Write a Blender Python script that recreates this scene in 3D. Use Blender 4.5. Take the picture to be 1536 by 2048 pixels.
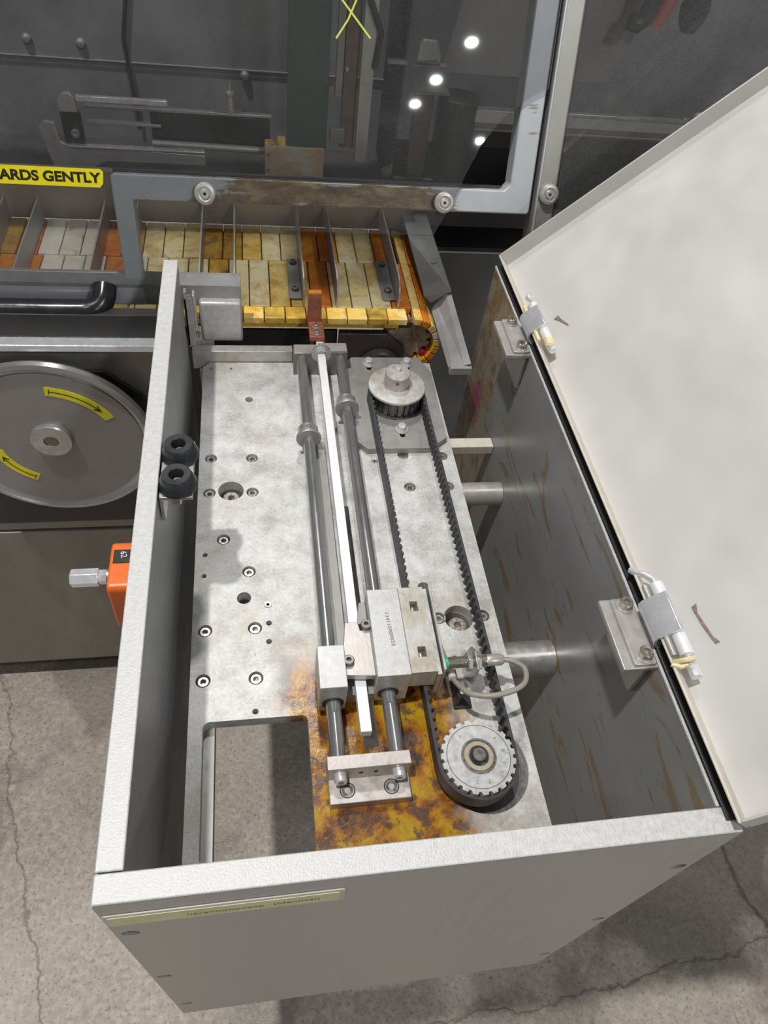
import bpy, bmesh, math, random
from mathutils import Vector, Matrix
random.seed(7)
PI = math.pi
S = 0.001                     # geometry is written in millimetres
scene = bpy.context.scene
for o in list(bpy.data.objects):
    bpy.data.objects.remove(o, do_unlink=True)

# ------------------------------------------------------------------ camera
cam = bpy.data.cameras.new('camera')
camo = bpy.data.objects.new('camera', cam)
scene.collection.objects.link(camo)
RX = Vector((0.98579512, -0.12962031, 0.10680143))
RY = Vector((-0.03113755, -0.76592918, -0.6421705))
RZ = Vector((0.16504068, 0.62972301, -0.75908531))
M = Matrix((( RX.x, -RY.x, -RZ.x, 0.13866), (RX.y, -RY.y, -RZ.y, -0.14631), (RX.z, -RY.z, -RZ.z, 0.63468), (0, 0, 0, 1)))
camo.matrix_world = M
cam.sensor_fit = 'VERTICAL'
cam.sensor_height = 24
cam.lens = 1450.05 / 2048 * 24
cam.clip_start = 0.02
scene.camera = camo

# ------------------------------------------------------------------ world, lamps, exposure
scene.view_settings.view_transform = 'Standard'
scene.view_settings.look = 'None'
scene.view_settings.gamma = 1
scene.view_settings.exposure = 0.0
w = bpy.data.worlds.new('hall_ambience'); scene.world = w; w.use_nodes = True
bg = w.node_tree.nodes['Background']; bg.inputs[0].default_value = (0.93, 0.97, 1.0, 1); bg.inputs[1].default_value = 0.13

def lamp(name, loc, target, size, power, col=(1, 1, 1)):
    l = bpy.data.lights.new(name, 'AREA'); l.shape = 'DISK'; l.size = size; l.energy = power; l.color = col
    o = bpy.data.objects.new(name, l); scene.collection.objects.link(o)
    o.location = loc
    d = Vector(target) - Vector(loc)
    o.rotation_euler = d.to_track_quat('-Z', 'Y').to_euler()
    return o
lamp('high_bay_light', (-1.20, 0.10, 5.6), (0.25, 0.4, -0.2), 0.2, 262, (1, 0.975, 0.94))
lamp('high_bay_light', (2.4, -3.4, 3.6), (0.6, 0.1, -0.6), 0.5, 62, (0.96, 0.98, 1))
lamp('high_bay_light', (-2.6, -2.2, 5.6), (0.25, 0.4, -0.2), 0.4, 30, (1, 0.98, 0.96))
lamp('high_bay_light', (0.2, 3.4, 5.6), (0.3, 1.0, -0.2), 0.4, 85, (1, 0.98, 0.96))
for p in ((4.258, -12.146, 6), (4.01, -13.92, 6), (3.855, -15.3, 6), (6.084, -17.548, 6)):
    lamp('distant_high_bay_light', p, (p[0], p[1]+1.5, 0), 0.2, 60, (0.95, 1, 0.98))

# ------------------------------------------------------------------ helpers
C = scene.collection
class MB:
    """collects primitives (mm) into one mesh"""
    def __init__(s, xf=None):
        s.v = []; s.f = []; s.xf = xf
    def add(s, vs, fs):
        n = len(s.v)
        for p in vs:
            s.v.append(s.xf(*p) if s.xf else tuple(p))
        for f in fs: s.f.append([i + n for i in f])
        return s
    def box(s, x0, x1, y0, y1, z0, z1):
        return s.add([(x0,y0,z0),(x1,y0,z0),(x1,y1,z0),(x0,y1,z0),(x0,y0,z1),(x1,y0,z1),(x1,y1,z1),(x0,y1,z1)],
                     [(0,3,2,1),(4,5,6,7),(0,1,5,4),(1,2,6,5),(2,3,7,6),(3,0,4,7)])
    def obox(s, c, ax, sz):
        c = Vector(c); A = [Vector(a).normalized() for a in ax]; v = []
        for k in ((-1,-1,-1),(1,-1,-1),(1,1,-1),(-1,1,-1),(-1,-1,1),(1,-1,1),(1,1,1),(-1,1,1)):
            p = c.copy()
            for i in range(3): p += A[i] * k[i] * sz[i] / 2
            v.append(tuple(p))
        return s.add(v, [(0,3,2,1),(4,5,6,7),(0,1,5,4),(1,2,6,5),(2,3,7,6),(3,0,4,7)])
    def prism(s, poly, z0, z1, ax='z'):
        n = len(poly)
        def P(a, b, c): return (a, b, c) if ax == 'z' else ((a, c, b) if ax == 'y' else (c, a, b))
        v = [P(a, b, z0) for a, b in poly] + [P(a, b, z1) for a, b in poly]
        f = [list(range(n))[::-1], list(range(n, 2*n))] + [(i, (i+1) % n, n+(i+1) % n, n+i) for i in range(n)]
        return s.add(v, f)
    def lathe(s, prof, c=(0,0,0), axis=(0,0,1), n=32, close=True):
        """prof: (r, h) pairs along axis; r==0 ends are poles"""
        A = Vector(axis).normalized(); U = A.orthogonal().normalized(); W = A.cross(U); c = Vector(c)
        v = []; f = []; rings = []
        for r, h in prof:
            if r < 1e-6:
                rings.append([len(v)]); v.append(tuple(c + A*h))
            else:
                rings.append(list(range(len(v), len(v)+n)))
                for i in range(n):
                    a = 2*PI*i/n; v.append(tuple(c + A*h + (U*math.cos(a) + W*math.sin(a))*r))
        for k in range(len(rings)-1):
            a, b = rings[k], rings[k+1]
            for i in range(n):
                j = (i+1) % n
                if len(a) == 1 and len(b) == 1: continue
                if len(a) == 1: f.append((a[0], b[j], b[i])[::-1])
                elif len(b) == 1: f.append((a[i], a[j], b[0]))
                else: f.append((a[i], a[j], b[j], b[i]))
        return s.add(v, f)
    def cyl(s, p0, p1, r, n=24, r1=None):
        p0 = Vector(p0); p1 = Vector(p1); L = (p1-p0).length
        r1 = r if r1 is None else r1
        return s.lathe([(0,0),(r,0),(r1,L),(0,L)], p0, p1-p0, n)
    def tube(s, pts, r, n=12, flat=1.0):
        P = [Vector(p) for p in pts]; v = []; f = []
        t0 = (P[1]-P[0]).normalized(); U = t0.orthogonal().normalized()
        for k, p in enumerate(P):
            t = (P[min(k+1, len(P)-1)] - P[max(k-1, 0)]).normalized()
            U = (U - t*U.dot(t)).normalized(); W = t.cross(U)
            for i in range(n):
                a = 2*PI*i/n; v.append(tuple(p + (U*math.cos(a) + W*math.sin(a)*flat)*r))
        m = len(P)
        for k in range(m-1):
            for i in range(n):
                j = (i+1) % n; f.append((k*n+i, k*n+j, (k+1)*n+j, (k+1)*n+i))
        f.append(list(range(n))[::-1]); f.append([(m-1)*n+i for i in range(n)])
        return s.add(v, f)
    def socket(s, c, r, h, hexr, depth, axis=(0,0,1), n=24, ch=0.8):
        """cap screw head: cylinder with a hexagonal socket; c = base centre"""
        A = Vector(axis).normalized(); U = A.orthogonal().normalized(); W = A.cross(U); c = Vector(c)
        def ring(rr, hh, hx=False):
            o = []
            for i in range(n):
                a = 2*PI*i/n
                q = rr if not hx else rr*math.cos(PI/6)/math.cos((a % (PI/3)) - PI/6)
                o.append(tuple(c + A*hh + (U*math.cos(a)+W*math.sin(a))*q))
            return o
        R = [ring(r,0), ring(r,h-ch), ring(r-ch,h), ring(hexr*1.05,h,True), ring(hexr,h-0.4,True), ring(hexr,h-depth,True)]
        v = [p for q in R for p in q]; f = []
        for k in range(5):
            for i in range(n):
                j = (i+1) % n; f.append((k*n+i, k*n+j, (k+1)*n+j, (k+1)*n+i))
        f.append([5*n+i for i in range(n)]); f.append(list(range(n))[::-1])
        return s.add(v, f)
    def build(s, name, mat, parent=None, bevel=0, smooth=35, seg=2):
        me = bpy.data.meshes.new(name)
        off = getattr(parent, '_o', None)
        L = origin_of(parent)
        me.from_pydata([((p[0])*S - L[0], (p[1])*S - L[1], (p[2])*S - L[2]) for p in s.v], [], s.f)
        bm = bmesh.new(); bm.from_mesh(me)
        bmesh.ops.recalc_face_normals(bm, faces=bm.faces); bm.to_mesh(me); bm.free()
        if smooth:
            me.polygons.foreach_set('use_smooth', [True]*len(me.polygons))
            me.set_sharp_from_angle(angle=math.radians(smooth))
        if isinstance(mat, (list, tuple)):
            for m in mat: me.materials.append(m)
        elif mat: me.materials.append(mat)
        o = bpy.data.objects.new(name, me); C.objects.link(o)
        if parent: o.parent = parent
        if bevel:
            b = o.modifiers.new('bevel', 'BEVEL'); b.width = bevel*S; b.segments = seg; b.limit_method = 'ANGLE'; b.angle_limit = math.radians(40)
        return o
def origin_of(p):
    L = [0, 0, 0]
    while p:
        L = [L[i] + p.location[i] for i in range(3)]; p = p.parent
    return L
def thing(name, label, cat, loc, group=None):
    o = bpy.data.objects.new(name, None); C.objects.link(o); o.empty_display_size = 0.02
    o.location = [q*S for q in loc]; tag(o, label, cat, group); return o
def tag(o, label, cat, group=None):
    o['label'] = label; o['category'] = cat
    if group: o['group'] = group
    return o
def struct(o):
    o['kind'] = 'structure'; return o
def dup(root, delta, label=None, group=None):
    r = root.copy(); C.objects.link(r); r.location = Vector(root.location) + Vector(delta)*S
    if label: r['label'] = label
    if group: r['group'] = group
    for ch in list(root.children):
        c = ch.copy(); C.objects.link(c); c.parent = r
        for g in list(ch.children):
            d = g.copy(); C.objects.link(d); d.parent = c
    return r
def circ(cx, cy, r, n=28, a0=0, a1=2*PI, ry=None):
    full = abs(a1-a0-2*PI) < 1e-6
    m = n if full else n+1
    return [(cx + r*math.cos(a0+(a1-a0)*i/n), cy + (ry or r)*math.sin(a0+(a1-a0)*i/n)) for i in range(m)]
def rrect(x0, x1, y0, y1, r, n=5):
    p = []
    for cx, cy, a in ((x1-r, y1-r, 0), (x0+r, y1-r, PI/2), (x0+r, y0+r, PI), (x1-r, y0+r, 1.5*PI)):
        p += circ(cx, cy, r, n, a, a+PI/2)
    return p
def holed(name, outer, holes, z0, z1, mat, parent=None, xf=None, bevel=0):
    """flat plate with holes: 2D curve filled and extruded, turned into a mesh; mm"""
    cu = bpy.data.curves.new(name, 'CURVE'); cu.dimensions = '2D'; cu.fill_mode = 'BOTH'; cu.extrude = (z1-z0)/2
    for poly in [outer] + holes:
        sp = cu.splines.new('POLY'); sp.points.add(len(poly)-1)
        for i, (a, b) in enumerate(poly): sp.points[i].co = (a, b, 0, 1)
        sp.use_cyclic_u = True
    tmp = bpy.data.objects.new('tmp', cu); C.objects.link(tmp)
    dg = bpy.context.evaluated_depsgraph_get(); dg.update()
    me = bpy.data.meshes.new_from_object(tmp.evaluated_get(dg))
    bpy.data.objects.remove(tmp, do_unlink=True)
    mb = MB(xf)
    zc = (z0+z1)/2
    mb.add([(v.co.x, v.co.y, v.co.z+zc) for v in me.vertices], [list(p.vertices) for p in me.polygons])
    o = mb.build(name, mat, parent, smooth=0)
    bm = bmesh.new(); bm.from_mesh(o.data); bmesh.ops.remove_doubles(bm, verts=bm.verts, dist=1e-6)
    bmesh.ops.recalc_face_normals(bm, faces=bm.faces); bm.to_mesh(o.data); bm.free()
    return o
def text(s, size, origin, xd, yd, mat, parent, name='lettering', depth=0.15, align='LEFT', bold=0.0, sx=1.0):
    """raised or printed lettering; origin mm, xd/yd world directions of the baseline and of up"""
    cu = bpy.data.curves.new(name, 'FONT'); cu.body = s; cu.size = size; cu.extrude = depth; cu.align_x = align; cu.offset = bold
    tmp = bpy.data.objects.new('tmp', cu); C.objects.link(tmp)
    dg = bpy.context.evaluated_depsgraph_get(); dg.update()
    me = bpy.data.meshes.new_from_object(tmp.evaluated_get(dg)); bpy.data.objects.remove(tmp, do_unlink=True)
    X = Vector(xd).normalized(); Y = Vector(yd).normalized(); Z = X.cross(Y); O = Vector(origin)
    mb = MB(); mb.add([tuple(O + X*v.co.x*sx + Y*v.co.y + Z*v.co.z) for v in me.vertices], [list(p.vertices) for p in me.polygons])
    return mb.build(name, mat, parent, smooth=0)

# ------------------------------------------------------------------ materials
MATS = {}
class NT:
    def __init__(s, name):
        s.m = bpy.data.materials.new(name); s.m.use_nodes = True; s.t = s.m.node_tree; s.b = s.t.nodes['Principled BSDF']
        s.geo = None
    def n(s, ty, **k):
        x = s.t.nodes.new(ty)
        for a, b in k.items(): setattr(x, a, b)
        return x
    def L(s, a, b): s.t.links.new(a, b)
    def pos(s):
        if not s.geo: s.geo = s.n('ShaderNodeNewGeometry')
        return s.geo.outputs['Position']
    def mapped(s, scale=(1,1,1), rot=(0,0,0), loc=(0,0,0)):
        m = s.n('ShaderNodeMapping'); m.inputs['Scale'].default_value = scale; m.inputs['Rotation'].default_value = rot; m.inputs['Location'].default_value = loc
        s.L(s.pos(), m.inputs[0]); return m.outputs[0]
    def noise(s, scale, detail=4, rough=0.6, vec=None, dist=0):
        x = s.n('ShaderNodeTexNoise'); x.inputs['Scale'].default_value = scale; x.inputs['Detail'].default_value = detail
        x.inputs['Roughness'].default_value = rough; x.inputs['Distortion'].default_value = dist
        s.L(vec if vec is not None else s.pos(), x.inputs['Vector']); return x.outputs['Fac']
    def ramp(s, fac, pts, mode='LINEAR'):
        r = s.n('ShaderNodeValToRGB'); e = r.color_ramp.elements; r.color_ramp.interpolation = mode
        while len(e) < len(pts): e.new(0.5)
        for i, (p, c) in enumerate(pts):
            e[i].position = p; e[i].color = (c if isinstance(c, tuple) else (c, c, c)) + (1,) if not isinstance(c, tuple) or len(c) == 3 else c
        s.L(fac, r.inputs[0]); return r.outputs[0]
    def mix(s, fac, a, b, mode='MIX'):
        x = s.n('ShaderNodeMix', data_type='RGBA', blend_type=mode)
        for i, v in ((0, fac), (6, a), (7, b)):
            if hasattr(v, 'node'): s.L(v, x.inputs[i])
            else: x.inputs[i].default_value = v if i == 0 else (tuple(v) + (1,) if len(v) == 3 else v)
        return x.outputs[2]
    def math(s, op, a, b=0.0, clamp=False):
        x = s.n('ShaderNodeMath', operation=op, use_clamp=clamp)
        for i, v in ((0, a), (1, b)):
            if hasattr(v, 'node'): s.L(v, x.inputs[i])
            else: x.inputs[i].default_value = v
        return x.outputs[0]
    def xyz(s):
        x = s.n('ShaderNodeSeparateXYZ'); s.L(s.pos(), x.inputs[0]); return x.outputs
    def set(s, name, v):
        if hasattr(v, 'node'): s.L(v, s.b.inputs[name])
        else: s.b.inputs[name].default_value = (tuple(v)+(1,) if isinstance(v, tuple) and len(v) == 3 else v)
    def bump(s, h, strength=0.2, dist=0.001):
        x = s.n('ShaderNodeBump'); x.inputs['Strength'].default_value = strength; x.inputs['Distance'].default_value = dist
        s.L(h, x.inputs['Height']); s.L(x.outputs[0], s.b.inputs['Normal'])
def basic(name, col, metal=0.0, rough=0.5, var=0.15, scale=60, bump=0.0, bscale=400, stretch=(1,1,1), dirt=0.0, dcol=(0.12,0.09,0.05), rvar=0.1, dscale=18):
    n = NT(name)
    v = n.mapped(stretch)
    f = n.noise(scale, 5, 0.65, v)
    lo = tuple(c*(1-var) for c in col); hi = tuple(min(1, c*(1+var)) for c in col)
    c = n.ramp(f, [(0.3, lo), (0.7, hi)])
    if dirt:
        d = n.ramp(n.noise(dscale, 8, 0.7), [(0.62-dirt*0.3, 0.0), (0.78, min(1, dirt*1.6))])
        c = n.mix(d, c, dcol)
    n.set('Base Color', c); n.set('Metallic', metal)
    n.set('Roughness', n.ramp(f, [(0.3, max(0.02, rough-rvar)), (0.7, min(1, rough+rvar))]))
    if bump: n.bump(n.noise(bscale, 3, 0.6), bump, 0.0006)
    MATS[name] = n.m
    return n.m
silver = basic('silver_paint', (0.58,0.58,0.575), 0.2, 0.5, 0.12, 160, 0.9, 500, dirt=0.14, dcol=(0.3,0.27,0.22), dscale=30)
housing = basic('brushed_housing', (0.47,0.45,0.41), 0.2, 0.42, 0.10, 14, 0.06, 500, (6,6,0.6))
housing_in = basic('grey_inner_paint', (0.25,0.26,0.26), 0.15, 0.42, 0.07, 20)
steel = basic('bare_steel', (0.52,0.51,0.49), 0.75, 0.36, 0.15, 80, 0.08, 300, dirt=0.08)
bright = basic('chromed_steel', (0.80,0.81,0.84), 0.55, 0.25, 0.06, 60)
rodm = basic('ground_rod_steel', (0.45,0.45,0.445), 0.8, 0.2, 0.04, 6)
dark_steel = basic('dark_screw_steel', (0.22,0.21,0.20), 0.85, 0.38, 0.2, 200)
screwm = basic('screw_steel', (0.50,0.46,0.41), 0.85, 0.3, 0.2, 300, dirt=0.15)
hinge_m = basic('hinge_grey', (0.50,0.48,0.45), 0.5, 0.4, 0.06, 60, dirt=0.1)
alu = basic('milled_aluminium', (0.54,0.54,0.53), 0.4, 0.42, 0.16, 120, 0.2, 300, dirt=0.2, dcol=(0.32,0.25,0.16))
alubar = basic('satin_white_aluminium', (0.82,0.82,0.83), 0.25, 0.45, 0.04, 60, dirt=0.03)
blockm = basic('pinkish_milled_steel', (0.52,0.485,0.46), 0.45, 0.38, 0.14, 80, 0.2, 250, dirt=0.16)
grey_plate = basic('oily_grey_plate', (0.33,0.32,0.305), 0.4, 0.45, 0.10, 40, 0.08, 300, dirt=0.1)
rubber = basic('black_rubber', (0.022,0.023,0.026), 0.0, 0.45, 0.2, 100)
rubber_top = basic('worn_black_rubber', (0.03,0.032,0.036), 0.0, 0.38, 0.2, 60)
beltm = basic('timing_belt_rubber', (0.035,0.036,0.038), 0.0, 0.5, 0.3, 120)
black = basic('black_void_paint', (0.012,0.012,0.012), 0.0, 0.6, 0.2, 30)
darkp = basic('dark_machine_paint', (0.045,0.043,0.042), 0.2, 0.4, 0.2, 12)
inner_dark = basic('dark_interior_sheet', (0.17,0.17,0.175), 0.3, 0.5, 0.25, 6, dirt=0.15, dcol=(0.05,0.04,0.03), dscale=5)
casing_m = basic('stainless_casing', (0.27,0.245,0.215), 0.3, 0.38, 0.15, 5, 0.03, 400, (3,3,1))
frame_m = basic('grey_frame_paint', (0.46,0.48,0.50), 0.35, 0.36, 0.06, 30, dirt=0.05)
post_m = basic('dirty_post_metal', (0.34,0.33,0.30), 0.5, 0.4, 0.10, 12, dirt=0.15, dcol=(0.2,0.16,0.09))
orange = basic('orange_plastic', (0.85,0.16,0.02), 0.0, 0.35, 0.05, 30)
greenp = basic('green_sensor_cap', (0.02,0.42,0.20), 0.0, 0.4, 0.05, 30)
cablem = basic('grey_cable_sheath', (0.30,0.27,0.23), 0.0, 0.45, 0.12, 60, dirt=0.1)
brass = basic('nickel_thread', (0.50,0.46,0.40), 0.9, 0.3, 0.1, 100)
tapey = basic('yellow_tape', (0.80,0.70,0.01), 0.0, 0.35, 0.04, 30)
tapel = basic('lemon_marker', (0.72,0.80,0.12), 0.0, 0.5, 0.04, 30)
ink = basic('black_ink', (0.015,0.015,0.012), 0.0, 0.5, 0.1, 30)
labelm = basic('pale_yellow_label', (0.68,0.68,0.38), 0.0, 0.5, 0.12, 30)
labelb = basic('clear_label_edge', (0.56,0.53,0.49), 0.0, 0.35, 0.08, 50)
faint = basic('faded_print', (0.12,0.11,0.06), 0.0, 0.6, 0.1, 50)
engr = basic('engraved_mark', (0.16,0.15,0.14), 0.3, 0.5, 0.1, 50)
wheelm = basic('polished_wheel_metal', (0.5,0.5,0.51), 0.8, 0.24, 0.08, 8, dirt=0.05)
wheelf = basic('satin_wheel_face', (0.30,0.285,0.275), 0.35, 0.36, 0.15, 6)
paddlem = basic('paddle_sheet_metal', (0.36,0.35,0.345), 0.3, 0.4, 0.15, 20, dirt=0.15, dcol=(0.16,0.11,0.05))
redp = basic('red_pink_plastic', (0.42,0.02,0.05), 0.0, 0.5, 0.2, 30)
hookm = basic('oil_stained_hook', (0.30,0.10,0.055), 0.1, 0.4, 0.3, 60)
hooktip = basic('orange_hook_tip', (0.55,0.20,0.03), 0.1, 0.4, 0.2, 60)
greenb = basic('dark_green_belt', (0.055,0.085,0.065), 0.0, 0.6, 0.15, 200)
waxy = basic('yellow_resin', (0.78,0.66,0.36), 0.0, 0.4, 0.2, 60)
cream_edge = basic('chipped_cream_paint', (0.60,0.56,0.48), 0.0, 0.5, 0.12, 60, dirt=0.15, dcol=(0.25,0.16,0.07), dscale=60)

def lid_paint():
    n = NT('white_lid_paint')
    f = n.noise(5, 3, 0.5); c = n.ramp(f, [(0.3, (0.56,0.545,0.53)), (0.7, (0.62,0.605,0.59))])
    sp = n.ramp(n.noise(75, 3, 0.8), [(0.765, 0.0), (0.79, 0.7)])
    c = n.mix(sp, c, (0.25,0.12,0.05))
    n.set('Base Color', c); n.set('Roughness', 0.33); n.set('Metallic', 0.05)
    n.bump(n.noise(5.5, 2, 0.4), 1.0, 0.03)
    return n.m
lidm = lid_paint()

def stained_wall():
    n = NT('oil_streaked_grey_paint')
    base = n.ramp(n.noise(8, 4), [(0.3, (0.25,0.255,0.255)), (0.7, (0.29,0.29,0.29))])
    v = n.mapped((9, 2.6, 10), (0.5, 0, 0))
    s1 = n.ramp(n.noise(2.2, 6, 0.62, v, 1.2), [(0.575, 0.0), (0.62, 0.75)])
    c = n.mix(s1, base, (0.23,0.145,0.045))
    v2 = n.mapped((14, 3.2, 30), (0.15, 0, 0))
    s2 = n.ramp(n.noise(1.8, 5, 0.6, v2, 0.6), [(0.66, 0.0), (0.69, 0.85)])
    c = n.mix(s2, c, (0.16,0.06,0.025))
    # heavier grime near the machine end, a spill with its own outline
    x, y, z = n.xyz()
    g = n.math('ADD', n.math('MULTIPLY', n.math('SUBTRACT', y, 0.60), 4.2), n.math('MULTIPLY', n.math('SUBTRACT', n.noise(14, 6, 0.7), 0.5), 2.4))
    g = n.ramp(g, [(0.35, 0.0), (0.8, 0.85)])
    gc = n.ramp(n.noise(26, 7, 0.75), [(0.32, (0.05,0.035,0.02)), (0.45, (0.24,0.15,0.05)), (0.58, (0.33,0.30,0.22)), (0.72, (0.22,0.13,0.03))])
    c = n.mix(g, c, gc)
    # magenta smear
    d = n.n('ShaderNodeVectorMath', operation='DISTANCE'); n.L(n.mapped((1, 1, 0.45)), d.inputs[0]); d.inputs[1].default_value = (0.536, 0.838, -0.105)
    m = n.math('ADD', d.outputs['Value'], n.math('MULTIPLY', n.math('SUBTRACT', n.noise(60, 6, 0.8), 0.5), 0.09))
    c = n.mix(n.ramp(m, [(0.012, 0.9), (0.028, 0.0)]), c, (0.33,0.03,0.13))
    n.set('Base Color', c); n.set('Roughness', 0.3); n.set('Metallic', 0.15)
    return n.m
wallm = stained_wall()

def plate_mat():
    n = NT('milled_plate_with_oil_stain')
    f = n.noise(22, 6, 0.7); f2 = n.noise(240, 3, 0.7)
    c = n.ramp(n.math('ADD', n.math('MULTIPLY', f, 0.7), n.math('MULTIPLY', f2, 0.3)), [(0.38, (0.40,0.39,0.37)), (0.50, (0.58,0.575,0.56)), (0.60, (0.70,0.70,0.69))])
    # scratches and brownish film
    c = n.mix(n.ramp(n.noise(7, 5, 0.6, None, 0.8), [(0.52, 0.0), (0.66, 0.45)]), c, (0.40,0.33,0.22))
    c = n.mix(n.ramp(n.noise(34, 6, 0.75, n.mapped((1, 2.4, 1), (0, 0, 0.6))), [(0.69, 0.0), (0.72, 0.8)]), c, (0.17,0.12,0.06))
    sw = n.ramp(n.noise(60, 6, 0.8, n.mapped((1, 3.2, 1), (0,0,-0.9)), 1.2), [(0.30, 0.55), (0.40, 0.0)])
    c = n.mix(sw, c, (0.30,0.28,0.25))
    spk = n.ramp(n.noise(150, 3, 0.75), [(0.70, 0.0), (0.76, 0.8)])
    c = n.mix(spk, c, (0.14,0.11,0.08))
    # oil pool near the front end: soft edged box with a ragged outline
    x, y, z = n.xyz()
    wob = n.math('MULTIPLY', n.math('SUBTRACT', n.noise(17, 5, 0.6), 0.5), 0.09)
    def edge(v, a, b): # 0..1 across
        mr = n.n('ShaderNodeMapRange'); mr.inputs[1].default_value = a; mr.inputs[2].default_value = b; mr.clamp = True
        mr.interpolation_type = 'SMOOTHSTEP'
        n.L(v, mr.inputs[0]); return mr.outputs[0]
    xx = n.math('ADD', x, wob); yy = n.math('ADD', y, wob)
    # right limit slides inward towards the far end and near the pulley
    m = n.math('MULTIPLY', edge(xx, 0.140, 0.172), edge(xx, 0.400, 0.345))
    m = n.math('MULTIPLY', m, edge(yy, 0.335, 0.265))
    c2 = n.ramp(n.noise(20, 6, 0.65, None, 0.5), [(0.38, (0.05,0.028,0.02)), (0.45, (0.20,0.075,0.01)), (0.51, (0.36,0.15,0.006)), (0.60, (0.43,0.27,0.008)), (0.72, (0.34,0.20,0.015))])
    gum = n.ramp(n.noise(38, 5, 0.7), [(0.54, 0.0), (0.60, 0.8)])
    c2 = n.mix(gum, c2, (0.07,0.045,0.038))
    c = n.mix(m, c, c2)
    n.set('Base Color', c)
    n.set('Metallic', n.math('SUBTRACT', 0.2, n.math('MULTIPLY', m, 0.2)))
    n.set('Roughness', n.math('SUBTRACT', n.math('ADD', 0.34, n.math('MULTIPLY', f, 0.2)), n.math('MULTIPLY', m, 0.2)))
    h = n.math('ADD', n.noise(180, 4, 0.7), n.math('MULTIPLY', m, n.math('MULTIPLY', n.noise(50, 4), 3.0)))
    n.bump(h, 0.35, 0.0006)
    return n.m
platem = plate_mat()

def slat_mat(name, a, b, st, amt):
    n = NT(name)
    oi = n.n('ShaderNodeObjectInfo')
    add = n.n('ShaderNodeVectorMath', operation='ADD'); n.L(n.pos(), add.inputs[0]); n.L(oi.outputs['Random'], add.inputs[1])
    v = add.outputs[0]
    c = n.ramp(n.noise(16, 5, 0.6, v), [(0.35, a), (0.65, b)])
    s = n.ramp(n.noise(28, 6, 0.7, v, 0.5), [(0.60-amt, 0.0), (0.72, 0.85)])
    c = n.mix(s, c, st)
    n.set('Base Color', c); n.set('Roughness', 0.38)
    n.b.inputs['Subsurface Weight'].default_value = 0.0
    n.bump(n.noise(60, 4), 0.3, 0.001)
    return n.m
sl_ivory = slat_mat('ivory_chain_link', (0.76,0.71,0.58), (0.88,0.84,0.72), (0.45,0.28,0.08), 0.02)
sl_yellow = slat_mat('yellowed_chain_link', (0.80,0.48,0.05), (0.88,0.70,0.28), (0.42,0.16,0.012), 0.12)
sl_pale = slat_mat('pale_yellow_chain_link', (0.84,0.66,0.24), (0.92,0.84,0.55), (0.58,0.29,0.025), 0.13)
sl_orange = slat_mat('orange_stained_chain_link', (0.60,0.14,0.008), (0.80,0.30,0.015), (0.82,0.50,0.07), 0.05)
sl_dark = slat_mat('dark_grimy_chain_link', (0.40,0.20,0.02), (0.70,0.42,0.04), (0.05,0.03,0.025), 0.10)

sl_grime = slat_mat('grimy_front_link', (0.50,0.30,0.03), (0.75,0.50,0.07), (0.07,0.045,0.03), 0.2)

def floor_mat():
    n = NT('worn_concrete')
    c = n.ramp(n.noise(3, 6, 0.65), [(0.3, (0.27,0.235,0.20)), (0.7, (0.44,0.395,0.345))])
    sp = n.ramp(n.noise(60, 5, 0.75), [(0.45, 0.0), (0.66, 1.0)])
    c = n.mix(n.math('MULTIPLY', sp, 0.6), c, (0.62,0.53,0.42))
    pit = n.ramp(n.noise(120, 3, 0.6), [(0.34, 0.5), (0.42, 0.0)])
    c = n.mix(pit, c, (0.13,0.11,0.10))
    wet = n.ramp(n.noise(2.3, 5, 0.55, n.mapped((1,1,1), (0,0,0), (3.1,1.7,0))), [(0.50, 0.0), (0.545, 1.0)])
    c = n.mix(n.math('MULTIPLY', wet, 0.5), c, (0.12,0.10,0.085))
    x, y, z = n.xyz()
    wob = n.math('MULTIPLY', n.math('SUBTRACT', n.noise(5, 6, 0.65), 0.5), 0.13)
    def line(x0, y0, x1, y1, wd, k):
        L = math.hypot(x1-x0, y1-y0); nx, ny = -(y1-y0)/L, (x1-x0)/L
        d = n.math('ADD', n.math('MULTIPLY', x, nx), n.math('MULTIPLY', y, ny))
        d = n.math('ADD', n.math('SUBTRACT', d, x0*nx+y0*ny), wob)
        return n.ramp(n.math('ABSOLUTE', d), [(wd*0.5, k), (wd*1.6, 0.0)])
    FL = [(1.279,0.262,1.304,0.043,0.006,0.8), (0.51,-0.03,1.30,0.03,0.003,0.7), (-0.445,0.426,-0.37,0.158,0.0015,0.6)]
    cr = n.math('MAXIMUM', line(*FL[0]), n.math('MAXIMUM', line(*FL[1]), line(*FL[2])))
    c = n.mix(cr, c, (0.10,0.075,0.055))
    n.set('Base Color', c)
    n.set('Roughness', n.math('SUBTRACT', 0.55, n.math('MULTIPLY', wet, 0.25)))
    n.bump(n.math('SUBTRACT', n.noise(55, 5, 0.7), n.math('MULTIPLY', cr, 0.6)), 0.7, 0.004)
    return n.m
floorm = floor_mat()

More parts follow.
